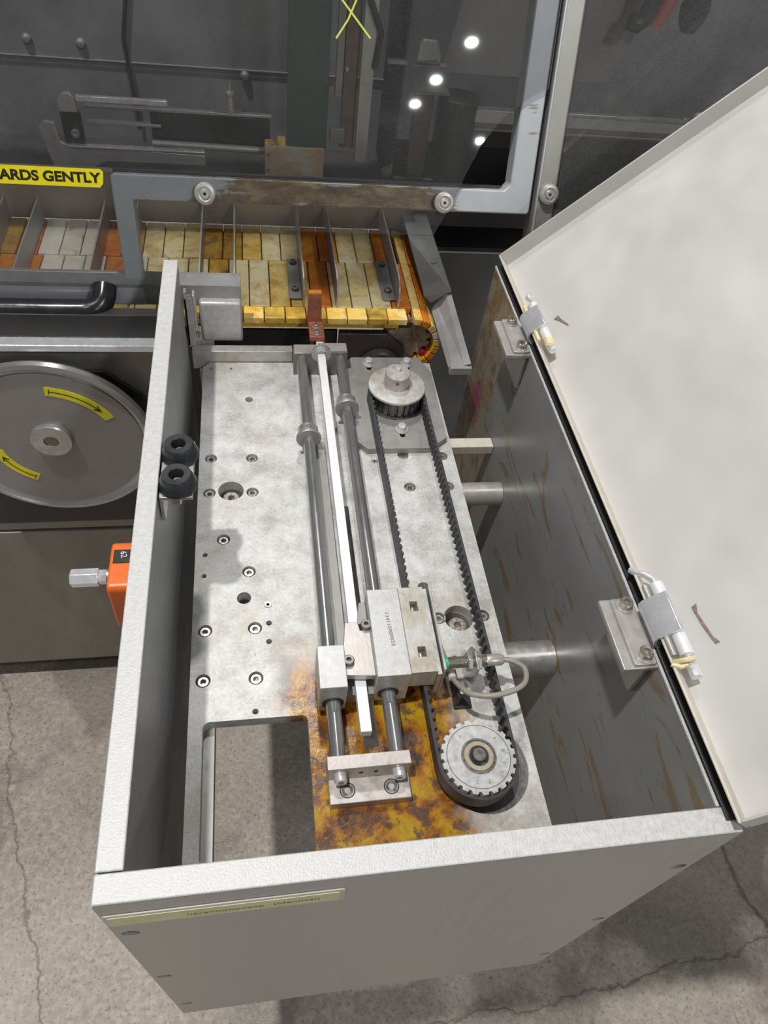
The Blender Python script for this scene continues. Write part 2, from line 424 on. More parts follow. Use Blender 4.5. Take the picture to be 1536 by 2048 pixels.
def acrylic(nm='scratched_clear_sheet', d0=0.015, d1=0.055):
    n = NT(nm)
    tr = n.n('ShaderNodeBsdfTransparent'); tr.inputs[0].default_value = (0.985, 0.985, 0.985, 1)
    gl = n.n('ShaderNodeBsdfGlossy'); gl.inputs['Roughness'].default_value = 0.02; gl.inputs['Color'].default_value = (0.9,0.9,0.9,1)
    df = n.n('ShaderNodeBsdfDiffuse'); df.inputs[0].default_value = (0.55,0.54,0.53,1)
    fr = n.n('ShaderNodeFresnel'); fr.inputs['IOR'].default_value = 1.42
    dust_haze = n.ramp(n.noise(3.0, 5, 0.6), [(0.35, d0), (0.7, d1)])  # dust on the door sheet, plus painted reflection haze on the side sheet
    fine = n.ramp(n.noise(420, 2, 0.7), [(0.4, 0.6), (0.7, 1.3)])
    m1 = n.n('ShaderNodeMixShader'); n.L(fr.outputs[0], m1.inputs[0]); n.L(tr.outputs[0], m1.inputs[1]); n.L(gl.outputs[0], m1.inputs[2])
    m2 = n.n('ShaderNodeMixShader'); n.L(n.math('MULTIPLY', dust_haze, fine), m2.inputs[0]); n.L(m1.outputs[0], m2.inputs[1]); n.L(df.outputs[0], m2.inputs[2])
    out = n.t.nodes['Material Output']; n.L(m2.outputs[0], out.inputs['Surface'])
    return n.m
acryl = acrylic()
acryl_haze = acrylic('painted_haze_clear_sheet', 0.035, 0.10)  # extra diffuse haze paints in reflections of the lid and hall
def rusty_frame():
    n = NT('grey_frame_with_brown_residue')
    c = n.ramp(n.noise(30, 4), [(0.3, (0.45,0.47,0.49)), (0.7, (0.50,0.52,0.54))])
    x, y, z = n.xyz()
    def band(a, b, cc, d):
        r1 = n.n('ShaderNodeMapRange'); r1.inputs[1].default_value = a; r1.inputs[2].default_value = b; n.L(x, r1.inputs[0])
        r2 = n.n('ShaderNodeMapRange'); r2.inputs[1].default_value = d; r2.inputs[2].default_value = cc; n.L(x, r2.inputs[0])
        return n.math('MULTIPLY', r1.outputs[0], r2.outputs[0])
    m = band(0.02, 0.12, 0.43, 0.50)
    zz = n.n('ShaderNodeMapRange'); zz.inputs[1].default_value = 0.082; zz.inputs[2].default_value = 0.074; n.L(z, zz.inputs[0])
    m = n.math('MULTIPLY', m, zz.outputs[0])
    k = n.math('ADD', n.math('MULTIPLY', m, 0.55), n.math('MULTIPLY', n.math('SUBTRACT', n.noise(22, 7, 0.7, n.mapped((0.6,1,2.4))), 0.5), 1.9))
    k = n.ramp(k, [(0.26, 0.0), (0.36, 0.95)])
    rc = n.ramp(n.noise(26, 8, 0.78, n.mapped((0.6,1.5,1.5))), [(0.35, (0.09,0.05,0.015)), (0.5, (0.24,0.15,0.055)), (0.65, (0.52,0.40,0.22))])
    c = n.mix(k, c, rc)
    n.set('Base Color', c); n.set('Metallic', 0.25); n.set('Roughness', 0.42)
    return n.m
frame_dirty = rusty_frame()

# ================================================================== SETTING
fl = MB(); fl.box(-5000, 6000, -4000, 5000, -1290, -1250)
struct(fl.build('floor', floorm, None, smooth=0))

# ================================================================== BOX HOUSING
hs = thing('drive_housing', 'open grey sheet metal box housing the belt drive, silver painted rim', 'machine housing', (0, 0, -690))
def with_holes_front():
    holes = [circ(13, z, 8, 20) for z in (-109, -350, -593)] + [circ(536, z, 8, 20) for z in (-109, -350, -593)]
    return holed('front_panel', [(0,-690),(550,-690),(550,-3),(0,-3)], holes, -0.0, 22, housing, hs, xf=lambda a, b, c: (a, c, b))
with_holes_front()
for hx in (13, 536):
    for hz in (-109, -350, -593):
        mb = MB(); mb.cyl((hx, 2.5, hz), (hx, 6, hz), 7.9, 20); mb.build('hole_shade', black, hs)  # black disc paints the darkness inside each open hole
mb = MB(); mb.box(2, 21, 23.5, 899, -560, -3); mb.box(21, 25, 23.5, 899, -560, -552)
mb.build('side_panel', housing_in, hs, 0.6)
mb = MB(); mb.prism([(22.2,-690),(22.2,-3)] and [(22.5,-640),(905,-640),(905,-420),(897,-400),(905,-380),(905,-3),(22.5,-3)], 534.5, 549, 'x')
mb.build('side_panel', wallm, hs, 0.5)
mb = MB(); mb.box(0, 550, 0, 22.6, -3, 0); mb.build('front_rim', silver, hs, 1.2)['label'] = 'silver painted front rim'
mb = MB(); mb.box(0, 22, 23.6, 900, -3, 0.0); mb.build('side_rim', silver, hs, 1.2)['label'] = 'silver painted side rim'
mb = MB(); mb.box(534, 537, 23.2, 906, -3, 0); mb.build('side_rim', silver, hs, 0.3)
mb = MB(); mb.box(537.5, 549, 10, 905, -3, 2.5); mb.build('sealing_strip', rubber, hs, 1)
pl = MB(); pl.prism(rrect(1.5, 198, -69, -33, 4), -1.6, -0.05, 'y'); lb = pl.build('label_holder', labelb, hs, 0.5)
pl = MB(); pl.prism(rrect(5, 193, -66, -39, 2), -2.1, -1.6, 'y'); pl.build('paper_label', labelm, lb)
text('neranoonoopap', 9.5, (66, -2.15, -57), (1,0,0), (0,0,1), faint, lb, 'lettering', 0.05, sx=1.05)
text('(Identical)', 10, (137, -2.15, -56), (1,0,0), (0,0,1), faint, lb, 'lettering', 0.05)

# ================================================================== LID
TH = math.radians(43); ct, st = math.cos(TH), math.sin(TH)
def LP(u, y, h): return (553 + u*ct - h*st, y, 3 + u*st + h*ct)
ld = thing('housing_lid', 'big white painted sheet metal lid with folded flanges, swung open to the right', 'lid', (553, 450, 3))
mb = MB(LP)
nu, ny = 30, 44
vs = []; fs = []
for h in (0, -2):
    for i in range(nu+1):
        for j in range(ny+1):
            u = 570*i/nu; y = 2 + 903*j/ny
            e = math.sin(PI*i/nu)*math.sin(PI*j/ny)
            dz = e*(2.2*math.sin(u*0.013+y*0.009) + 1.8*math.sin(u*0.021-y*0.016+1.3))
            vs.append((u, y, h+dz))
N = (nu+1)*(ny+1)
for i in range(nu):
    for j in range(ny):
        a = i*(ny+1)+j; fs.append((a, a+ny+1, a+ny+2, a+1)); fs.append((N+a, N+a+1, N+a+ny+2, N+a+ny+1))
mb.add(vs, fs); mb.build('lid_panel', lidm, ld)
mb = MB(LP); mb.box(-2, 1, 2, 905, -2, 25); mb.build('hinge_side_flange', cream_edge, ld, 1.2)['label'] = 'chipped cream painted edge flange'
mb = MB(LP); mb.box(1, 570, 902, 905, -2, 25); mb.build('rear_flange', basic('flange_grey_paint', (0.50,0.485,0.45), 0.1, 0.42, 0.06, 10, dirt=0.08, dcol=(0.12,0.06,0.03), dscale=40), ld, 0.8)
mb = MB(LP); mb.box(1, 570, 2, 4.5, -2, 25); mb.build('front_flange', lidm, ld, 1.0)
mb = MB(LP); mb.box(567, 570, 4.5, 902, -2, 25); mb.build('outer_flange', lidm, ld, 1.0)

scuff = basic('brown_scuff', (0.24,0.18,0.13), 0, 0.7, 0.4, 200)
mb = MB(LP); mb.prism([(36,214),(42,216),(39,206),(43,176),(47,168),(42,168),(38,190)], 0.9, 1.3); mb.build('scuff_mark', scuff, ld, smooth=0)
mb = MB(LP); mb.prism([(32,722),(40,724),(41,716),(48,694),(46,694),(38,713)], 0.9, 1.3); mb.build('scuff_mark', scuff, ld, smooth=0)
# ================================================================== HINGES
def hinge(cy, label, big):
    k = 1.0
    t = thing('lid_hinge', label, 'hinge', (515, cy, -3), 'hinges between the box and its lid')
    L = 84 if big else 84
    y0, y1 = cy-42, cy+42
    mb = MB(); mb.box(497, 536, y0, y1, -9, -3); mb.box(528, 534, y0+6, y1-4, -70, -9); mb.build('support_bracket', hinge_m, t, 1)
    mb = MB(); mb.prism(rrect(508, 533, y0+2, y1-2, 3), -3, 1.5); mb.build('hinge_leaf', hinge_m, t, 0.8)
    for yy in (cy-30, cy+30):
        mb = MB(); mb.cyl((521, yy, 1.5), (521, yy, 3), 9.5); w_ = mb.build('washer', hinge_m, t, 0.3)
        mb = MB(); mb.socket((521, yy, 3), 7.2, 8, 3.6, 5); mb.build('cap_screw', screwm, t)
    # chromed folded clip over the lid edge
    def HP(u, y, h): return LP(u, y, h)
    prof = [(-7, 0), (-9, 8), (-8, 20), (-3, 28), (3, 30), (24, 30), (26, 28), (25, 26), (4, 26), (0, 24), (-4, 18), (-5, 8), (-4, 0)]
    prof = [(-12, -8), (-12, 18), (-9, 26), (-3, 30), (22, 30), (24, 28), (22, 26.5), (-2, 26.5), (-5.5, 24), (-8.5, 17), (-8.5, -8)]
    mb = MB(lambda a, b, c: LP(a, c, b)); mb.prism(prof, cy-23, cy+23); mb.build('chrome_clip', bright, t, 0.5)
    mb = MB(LP); mb.box(-10, -6, cy-20, cy+20, -14, 20); mb.build('hinge_web', hinge_m, t, 0.5)
    mb = MB(LP); mb.cyl((15, cy-46, 18), (15, cy-22, 18), 7.5, 20); mb.build('knuckle', alubar, t, 0.8)
    mb = MB(LP); mb.cyl((15, cy+22, 18), (15, cy+40, 18), 7.5, 20); mb.build('knuckle', alubar, t, 0.8)
    mb = MB(LP); mb.cyl((4, cy-44, 24), (4, cy+40, 24), 3.2, 12); mb.build('stay_rod', waxy if not big else hinge_m, t)
    mb = MB(LP)
    if big:
        mb.tube([(15, cy+38, 18), (14, cy+46, 19), (9, cy+54, 21), (1, cy+60, 23), (-3, cy+66, 23)], 4, 12)
    else:
        mb.tube([(15, cy+38, 18), (15, cy+52, 18), (14, cy+58, 19)], 3, 12); mb.lathe([(0,-5),(4,-3),(5,0),(4,3),(0,5)], (14, cy+60, 19), (0,1,0), 14)
    mb.build('hinge_pin', bright, t)
    mb = MB(LP); mb.cyl((15, cy-58, 18), (15, cy-46, 18), 4, 12); mb.build('pin_end', bright, t)
    mb = MB(LP); mb.cyl((15, cy-70, 18), (15, cy-58, 18), 6, 6); mb.build('pin_nut', bright, t, 0.6)
    if not big:
        mb = MB(LP); mb.cyl((15, cy-60, 18), (15, cy-46, 18), 7.5, 16); mb.build('resin_blob', waxy, t, 1.5)
    else:
        mb = MB(LP); mb.tube([(15, cy-55, 18), (6, cy-56, 22), (-1, cy-52, 26), (2, cy-50, 24), (10, cy-52, 26), (22, cy-54, 24)], 2.6, 10); mb.build('resin_blob', waxy, t)
    return t
hinge(206, 'near lid hinge with chromed clip and bent pin, nearest the front of the box', True)
hinge(715, 'far lid hinge with yellow resin on its pin, nearest the machine', False)

# ================================================================== RUBBER BUMPERS ON BRACKET
bb = thing('bumper_bracket', 'small bare metal angle bracket under two black bumpers on the left wall', 'bracket', (40, 460, -12))
mb = MB(); mb.box(22, 60, 419, 510, -14, -9); mb.box(22, 26.5, 419, 510, -50, -14); mb.build('angle_plate', steel, bb, 0.8)
mb = MB(); mb.box(34, 46, 424, 436, -28, -14); mb.build('weld_nut', screwm, bb, 1.5)
def bumper(y, label):
    t = thing('rubber_bumper', label, 'bumper', (43, y, -9), 'lid bumpers')
    mb = MB(); mb.lathe([(0,-9),(22,-9),(22.6,-6),(17,9),(16,10.5),(9,10.5),(8.2,9.5),(8,-4),(0,-4)], (43, y, 0), (-0.03,0,1), 40); mb.build('rubber_cone', rubber_top, t)
    mb = MB(); mb.socket((43, y, -4), 5, 4, 2.4, 3); mb.build('cap_screw', screwm, t)
bumper(487, 'black conical rubber bumper with a screw in its hole, farther of the pair')
bumper(438, 'black conical rubber bumper with a hole, nearer of the pair')

# ================================================================== MOUNTING PLATE
PT = -200
plate_t = thing('mounting_plate', 'large pale milled steel plate with screws, corner cutout and amber oil stain', 'metal plate', (248, 460, -218))
small = [(57.4,884.9,2.6),(91.7,884.9,2.6),(121.9,803.1,6.5),(57.4,478.3,3.4),(57,442.6,3.4),(110.4,403.6,9.5),(142.4,362.5,3.8),(141.6,334.9,3.8),(122.7,240.1,3.8),(358.7,406.2,9)]
screws = [(61.8,665.7),(124.8,665.1),(61.1,593.8),(124.5,593.6),(82.4,504.6),(117.5,446.8),(60.5,355.9),(124.1,356.1),(59.9,285.2),(124.1,284.3),
          (367.3,665.6),(432,661.7),(430.3,595.4),(368,595.4),(433.3,355.5),(371.1,355.5)]
big = [(92.5,597), (398.2,353.7)]
holes = [circ(x, y, r, 20) for x, y, r in small] + [circ(x, y, 9.2, 28) for x, y in screws] + [circ(x, y, 19 if i == 0 else 20, 36) for i, (x, y) in enumerate(big)]
holes += [rrect(61, 185, 72, 231, 8), rrect(249, 267, 184, 560, 2)]
holes += [circ(388, 148, 54, 48)]
holed('plate_body', [(44,12),(452,12),(452,901),(56,901),(44,889)], holes, PT-18, PT, platem, plate_t)
ps = None
for i, (x, y) in enumerate(screws):
    if ps is None:
        mb = MB(); mb.socket((x, y, PT-12), 7.6, 9.5, 3.9, 5.5, ch=1.2); ps = mb.build('cap_screw', screwm, plate_t); p0 = (x, y)
    else:
        o = ps.copy(); C.objects.link(o); o.parent = plate_t; o.location = ((x-p0[0])*S, (y-p0[1])*S, 0)
        if i in (10,): pass
for i, (x, y) in enumerate(big):
    mb = MB(); mb.socket((x, y-3.5, PT-28), 12.8, 16, 5.5, 9, n=30, ch=1.4); mb.build('large_cap_screw', screwm, plate_t)
    mb = MB(); mb.lathe([(14,PT-36),(20,PT-36),(20,PT-17.5),(19.2,PT-17.5),(19.2,PT-33),(14,PT-33)], (x, y, 0), n=36); mb.build('counterbore_wall', grey_plate, plate_t)
for x, y in ((141.9,391.3),(318.7,653.3)):
    mb = MB(); mb.lathe([(0,PT-0.5),(2,PT-0.5),(2,PT+0.5),(5,PT+0.7),(5.6,PT),(0,PT)], (x, y, 0), n=24); mb.build('dowel_pin', steel, plate_t)
mb = MB(); mb.lathe([(30,PT-16),(53.8,PT-16),(53.8,PT-8),(47,PT-8),(47,PT-12),(30,PT-12)], (388,148,0), n=48); mb.cyl((372,146,-222),(372,146,-205), 40, 40); mb.build('recess_ring', dark_steel, plate_t)
mb = MB(); mb.box(222, 240, 268, 690, PT, PT+9); mb.build('guide_strip', grey_plate, plate_t, 0.6)
# rail below the plate
mb = MB(); mb.box(44, 74, 30, 890, -236, -218.2); mb.box(424, 452, 30, 890, -236, -218.2); mb.build('under_rail', grey_plate, plate_t, 0.5)

cb = MB(); cb.box(26, 200, 903, 921, -215, -177)
tag(cb.build('crossbar', blockm, None, 1), 'narrow milled steel crossbar behind the rear left edge of the plate', 'bar')

# spacer tubes
for i, (y, r, lab) in enumerate(((313, 25, 'polished round spacer tube near the near hinge'), (624, 19.5, 'dusty round spacer tube level with the middle of the right wall'))):
    mb = MB(); mb.lathe([(0,0),(r-1.5,0),(r,1.5),(r,1.5+112),(0,113)], (420.5, y, -254), (1,0,0), 40)
    tag(mb.build('spacer_tube', steel if i == 0 else hinge_m, None), lab, 'tube', 'tubes between plate and right wall')
mb = MB(); mb.box(420, 534, 700, 722, -236, -219); tag(mb.build('spacer_bar', cream_edge, None, 1), 'cream square spacer bar beside the rear corner plate, reaching the stained wall', 'bar')

# ================================================================== GUIDE RODS, COLLARS
for x, lab in ((213.5, 'left polished steel guide rod running the length of the plate'), (280.5, 'right polished steel guide rod beside the pulley belt')):
    mb = MB(); mb.lathe([(0,0),(8.2,0),(9,0.8),(9,724),(0,724)], (x, 150, -166), (0,1,0), 32)
    tag(mb.build('guide_rod', rodm, None), lab, 'rod', 'guide rods')
def collar(x, y, lab):
    t = thing('shaft_collar', lab, 'collar', (x, y, -166), 'clamping collars on the guide rods')
    mb = MB(); mb.lathe([(9.1,-9),(15,-9),(16,-8),(16,8),(15,9),(9.1,9)], (x, y, -166), (0,1,0), 36); mb.build('ring', steel, t)
    mb = MB(); mb.lathe([(9.1,-14),(19,-14),(19.6,-13),(19.6,-9.5),(9.1,-9.5)], (x, y, -166), (0,1,0), 36); mb.build('rubber_washer', MATS['oily_grey_plate'], t)
    mb = MB(); mb.socket((x, y, -153), 3.6, 3.6, 1.8, 2.2, n=18, ch=0.4); mb.build('set_screw', dark_steel, t)
collar(213.5, 684, 'steel shaft collar on the left guide rod')
collar(280.5, 752, 'steel shaft collar on the right guide rod')

# ================================================================== ROD SUPPORTS
t = thing('rod_support', 'stepped milled steel support clamping the front ends of both guide rods', 'rod support', (248, 138, -200))
mb = MB(); mb.box(202, 294, 117, 160, -200, -185); base_ = mb.build('base', blockm, t, 0.8)
mb = MB(); mb.box(200, 294, 144.2, 160, -185, -155); mb.build('upright_block', blockm, t, 0.8)
for x in (222.5, 272.5):
    mb = MB(); mb.lathe([(7.6,-185.6),(8.8,-185.6),(8.8,-184.7),(7.6,-184.7)], (x, 131, 0), n=28); mb.build('counterbore_edge', black, t)
    mb = MB(); mb.socket((x, 131, -190), 7.4, 5.2, 3.6, 4); mb.build('cap_screw', dark_steel, t)
for x in (214.5, 281):
    mb = MB(); mb.socket((x, 144.2, -170), 7.4, 10, 3.7, 6, axis=(0,-1,0)); mb.build('cap_screw', bright, t)
for x in (238, 255):
    mb = MB(); mb.cyl((x, 144.4, -170), (x, 143.9, -170), 2.6, 14); mb.build('threaded_hole', black, t)
t = thing('rod_support', 'dark rear steel block holding the far ends of both guide rods', 'rod support', (246, 882, -200))
mb = MB(); mb.box(200, 250, 868, 893, -199.9, -154); mb.box(243, 293, 868, 893, -199.9, -150); mb.build('block', basic('dark_block_steel', (0.22,0.215,0.20), 0.5, 0.4, 0.15, 50), t, 0.8)  # block body darker than its thin top slab
mb = MB(); mb.box(201, 245, 870, 892, -154, -152.6); mb.box(245, 292, 870, 892, -150, -148.8); mb.build('top_face', hinge_m, t, 0.4)

# ================================================================== PUSHER BAR AND HOOK
mb = MB(); mb.box(240.5, 253.5, 183, 918, -164, -150.5)
tag(mb.build('pusher_bar', alubar, None, 0.5), 'long square white aluminium pusher bar between the two guide rods', 'bar')
t = thing('pusher_hook', 'red brown stained pusher hook bolted to the end of the white bar', 'hook', (242, 920, -150))
mb = MB(); mb.box(229, 255, 897, 946, -150, -140); mb.box(231, 236, 899, 940, -160, -150); mb.box(254.5, 257, 899, 940, -160, -150); mb.build('hook_base', hookm, t, 1.2)
mb = MB(); mb.prism([(226,-150),(253,-150),(251,-84),(228,-84)], 941, 947, 'y'); mb.build('hook_finger', hookm, t, 1)
mb = MB(); mb.box(228, 251, 941, 950, -86, -80); mb.build('hook_lip', hooktip, t, 1.5)
for y in (908, 927):
    mb = MB(); mb.cyl((242, y, -140), (242, y, -139), 7.4); mb.build('washer', steel, t)
    mb = MB(); mb.socket((242, y, -139), 5.6, 5, 2.8, 3.4, n=18); mb.build('cap_screw', screwm, t)
mb = MB(); mb.lathe([(7,-2),(17,-2),(17,2),(7,2)], (247, 864, -150), (0,1,0), 32); mb.build('stop_washer', steel, t)

# ================================================================== CARRIAGE
t = thing('sliding_carriage', 'grey milled carriage of bearing blocks sliding on both rods', 'carriage', (268, 290, -185))
mb = MB(); mb.box(196.5, 229, 228, 283, -186, -127); mb.build('bearing_block', alu, t, 1)
mb = MB(); mb.box(264, 304, 236, 356, -186, -123); mb.build('bearing_block', alu, t, 0.8)
# right clamp half has two rectangular windows
mb = MB()
for y0, y1 in ((238, 258), (272, 322), (336, 357)): mb.box(304.4, 336, y0, y1, -158, -124)
for y0, y1 in ((258, 272), (322, 336)):
    mb.box(304.4, 316, y0, y1, -158, -124); mb.box(326, 336, y0, y1, -158, -124); mb.box(316, 326, y0, y1, -158, -140)
mb.build('belt_clamp', basic('tan_stained_aluminium', (0.54,0.54,0.53), 0.4, 0.42, 0.14, 120, 0.2, 300, (1,0.45,1), dirt=0.62, dcol=(0.33,0.25,0.14), dscale=26), t)
for y in (264, 329):
    mb = MB(); mb.cyl((321, y-6.5, -137), (321, y+5, -137), 4.4, 16); mb.build('clamp_screw', screwm, t)
mb = MB(); mb.prism([(229,284),(229,247),(264,244),(264,306),(252,306),(250,318),(234,318)], -146, -136); mb.build('clamp_plate', blockm, t, 0.8)
mb = MB(); mb.prism([(250,318.5),(254,318.5),(263.5,318.5),(263.5,350),(255,350)], -168, -142); mb.build('lug', grey_plate, t, 0.8)
mb = MB(); mb.box(229, 264, 236, 300, -186, -166); mb.build('lower_web', grey_plate, t, 0.8)
for x, y in ((259.5, 311), (233.5, 264)):
    mb = MB(); mb.socket((x, y, -136), 6.6, 6.5, 3.2, 4.5); mb.build('cap_screw', dark_steel, t)
mb = MB(); mb.box(336.4, 342, 236, 357, -176, -128); mb.build('side_rail', steel, t, 0.6)
mb = MB(); mb.box(343.4, 346, 238, 360, -176, -121); mb.build('switch_flag', steel, t, 0.3)
for x in (213.5, 280.5):
    mb = MB(); mb.lathe([(9.3,0),(13,0),(13,-1.2),(9.3,-1.2)], (x, 228 if x < 250 else 236, -166), (0,1,0), 28); mb.build('shaft_seal', rubber, t)
text('134110000023', 6.4, (283, 322, -122.8), (0.06,-1,0), (1,0.06,0), engr, t, 'engraved_number', 0.06, sx=1.25)

# ================================================================== TENSIONER PLATE AND REAR PULLEY
t = thing('tensioner_plate', 'grey octagonal tensioner plate bolted on the rear right of the big plate', 'metal plate', (370, 785, -200))
oct_ = [(309,669),(425,669),(446,690),(446,881),(428,902),(306,902),(294,890),(294,684)]
oct_ = [(309,669),(412,669),(444,693),(446,862),(428,902),(306,902),(294,890),(294,686)]
sl = lambda x, y: circ(x, y+1, 4.5, 10, 0, PI) + circ(x, y-9, 4.5, 10, PI, 2*PI)
holed('plate_body', oct_, [circ(369, 790, 47, 48, ry=44)] + [sl(334.5, 880), sl(404, 880), sl(370, 708)], -199.8, -188, grey_plate, t)
for x, y in ((334.5, 884), (404, 884), (370, 713)):
    mb = MB(); mb.lathe([(4,0),(11,0),(11.6,0.6),(11,1.6),(4,1.8)], (x, y, -188), n=28); mb.build('washer', hinge_m, t)
    mb = MB(); mb.socket((x, y, -186.3), 6.6, 9, 3.3, 5); mb.build('cap_screw', bright, t)
mb = MB(); mb.cyl((369, 790, -205), (369, 790, -198.2), 46, 40); mb.build('motor_flange', black, t)

PR = 44.0
def gear(cx, cy, R, n, z0, z1, a0, dep=3.2, hole=0):
    pts = []
    for k in range(n):
        for fr, rr in ((-0.27,R),(0.27,R),(0.36,R-dep),(0.64,R-dep)):
            a = a0 + 2*PI*(k+fr)/n; pts.append((cx+rr*math.cos(a), cy+rr*math.sin(a)))
    return pts
CR = (368, 783); CF = (372, 146)
t = thing('timing_pulley', 'rear toothed belt pulley with a wide flange and tall hub', 'pulley', (CR[0], CR[1], -188))
mb = MB(); mb.prism(gear(CR[0], CR[1], PR-0.4, 23, 0, 0, 0.1), -184, -156); mb.build('toothed_wheel', dark_steel, t)
mb = MB(); mb.lathe([(0,-156),(48,-156),(48.5,-155.3),(48.5,-153.5),(47.5,-152),(36,-150.6),(0,-150.6)], (CR[0], CR[1], 0), n=64); mb.build('flange', basic('rust_stained_aluminium', (0.56,0.56,0.54), 0.4, 0.4, 0.12, 90, 0.1, 300, dirt=0.5, dcol=(0.34,0.20,0.07), dscale=34), t)
mb = MB(); mb.lathe([(0,-188),(48,-188),(48,-185.5),(0,-185.5)], (CR[0], CR[1], 0), n=48); mb.build('lower_flange', dark_steel, t)
mb = MB(); mb.lathe([(0,-150.6),(21,-150.6),(21,-126),(19.5,-124.5),(0,-124)], (CR[0]-1, CR[1]+1, 0), n=48); mb.build('hub', blockm, t)
mb = MB(); mb.socket((CR[0]-1, CR[1]+5, -124), 5, 7, 2.5, 4, n=18); mb.build('cap_screw', bright, t)
mb = MB(); mb.cyl((CR[0]-4, CR[1]-19.5, -133), (CR[0]-4.2, CR[1]-20.6, -133), 3, 12); mb.build('set_screw_hole', engr, t)

t = thing('timing_pulley', 'front toothed belt pulley with open teeth and round bearing, in the amber stain', 'pulley', (CF[0], CF[1], -190))
mb = MB(); mb.prism(gear(CF[0], CF[1], PR-0.4, 23, 0, 0, 0.05), -186, -157); mb.build('toothed_wheel', alu, t, 0.4)
mb = MB(); mb.lathe([(36.3,-157),(36.3,-156.9),(37.2,-156.9),(37.2,-157)], (CF[0], CF[1], 0), n=48); mb.build('engraved_ring', engr, t)
mb = MB(); mb.lathe([(0,-157.2),(20.5,-157.2),(20.5,-155.6),(18,-155.6),(17.5,-156.5),(0,-156.6)], (CF[0], CF[1], 0), n=48); mb.build('bearing_rim', dark_steel, t)
mb = MB(); mb.lathe([(12,-156.4),(17,-156.4),(17,-155.8),(12,-155.8)], (CF[0], CF[1], 0), n=48); mb.build('bearing_seal', basic('tan_bearing_seal', (0.42,0.36,0.26), 0.2, 0.5, 0.15, 80), t)
mb = MB(); mb.lathe([(0,-156.4),(8.4,-156.4),(8.4,-152.4),(7.4,-151.4),(0,-151.2)], (CF[0], CF[1], 0), n=40); mb.build('shaft', dark_steel, t)
mb = MB(); mb.prism(circ(CF[0], CF[1], 10.6, 30, -0.9, -0.9+5.6) + circ(CF[0]-0.3, CF[1]-0.3, 8.6, 30, -0.9+5.6, -0.9), -155.4, -154); mb.build('retaining_ring', black, t)
for ch, a in (('0', 8), ('1', -20), ('1', -42), ('7', -78), ('5', -105), ('4', 40), ('1', 125)):
    ar = math.radians(a); c = (CF[0]+28*math.cos(ar), CF[1]+28*math.sin(ar))
    text(ch, 6, (c[0], c[1], -156.95), (math.sin(ar), -math.cos(ar), 0), (math.cos(ar), math.sin(ar), 0), engr, t, 'engraved_mark', 0.05, 'CENTER')

# ================================================================== TIMING BELT
def belt():
    path = []
    Rr = PR
    # straight left strand going from front to rear, over the rear pulley, back down the right strand, round the front
    d = Vector((CR[0]-CF[0], CR[1]-CF[1])); Ln = d.length; e = d/Ln; nl = Vector((-e.y, e.x))
    for i in range(int(Ln)): path.append((Vector(CF)+e*i+nl*Rr, nl))
    a0 = math.atan2(nl.y, nl.x); m = int(PI*Rr)
    for i in range(m): a = a0-PI*i/m; q = Vector((math.cos(a), math.sin(a))); path.append((Vector(CR)+q*Rr, q))
    for i in range(int(Ln)): path.append((Vector(CR)-e*i-nl*Rr, -nl))
    for i in range(m): a = a0-PI-PI*i/m; q = Vector((math.cos(a), math.sin(a))); path.append((Vector(CF)+q*Rr, q))
    L = len(path); teeth = int(L/12); v = []; f = []
    for i, (p, q) in enumerate(path):
        ph = (i*teeth/L) % 1.0
        dd = 3.1 if 0.30 < ph < 0.70 else (1.4 if 0.22 < ph < 0.78 else 0.0)
        o = p+q*3.4; n_ = p - q*dd
        v += [(o.x,o.y,-161),(n_.x,n_.y,-161),(n_.x,n_.y,-184),(o.x,o.y,-184)]
    for i in range(L):
        j = (i+1) % L
        for k in range(4): f.append((i*4+k, i*4+(k+1) % 4, j*4+(k+1) % 4, j*4+k))
    mb = MB(); mb.add(v, f); return mb
tag(belt().build('timing_belt', beltm, None, smooth=20), 'black toothed rubber timing belt looped round the two pulleys', 'belt')

# ================================================================== SENSOR
t = thing('sensor_bracket', 'small bent steel bracket carrying the green tipped sensor', 'bracket', (385, 270, -200))
mb = MB(); mb.box(368, 396, 262, 302, -200, -195); mb.build('base_plate', steel, t, 0.6)
mb = MB(); mb.cyl((380, 290, -195.2), (380, 290, -194.8), 4.5, 16); mb.build('slot_hole', black, t)
mb = MB(); mb.prism([(288,-195),(262,-195),(240,-170),(240,-132),(262,-126),(276,-140)], 386, 389, 'x'); mb.build('upright_flange', steel, t, 0.5)
mb = MB(); mb.box(366, 388, 222, 240, -199.8, -193); mb.box(366, 370, 224, 262, -195, -168); mb.build('cable_tie_mount', rubber, t, 0.8)
t = thing('proximity_sensor', 'threaded metal sensor with green tip and looping grey cable', 'sensor', (388, 257, -140))
Y0, Z0 = 256, -140
prof = [(0,352.5),(7.2,352.5)]
x = 353.5
while x < 400: prof += [(7.2,x),(6.7,x+0.7)]; x += 1.4
prof += [(7.2,400.5),(7.2,402),(0,402)]
mb = MB(); mb.lathe(prof, (0, Y0, Z0), (1,0,0), 28); mb.build('threaded_body', brass, t, smooth=20)
mb = MB(); mb.lathe([(0,345),(6.8,345),(7.6,346.5),(7.6,353),(0,353)], (0, Y0, Z0), (1,0,0), 28); mb.build('green_tip', greenp, t)['label'] = 'green plastic tip'
mb = MB(); mb.lathe([(0,402),(6.8,402),(7.4,404),(7.4,420),(5,424),(0,424)], (0, Y0, Z0), (1,0,0), 28); mb.build('cable_socket', blockm, t)
for xx in (380, 391):
    mb = MB(); mb.lathe([(7.2,xx-3),(12,xx-3),(12.6,xx),(12,xx+3),(7.2,xx+3)], (0, Y0, Z0), (1,0,0), 6); mb.build('hex_nut', steel, t, 0.5)
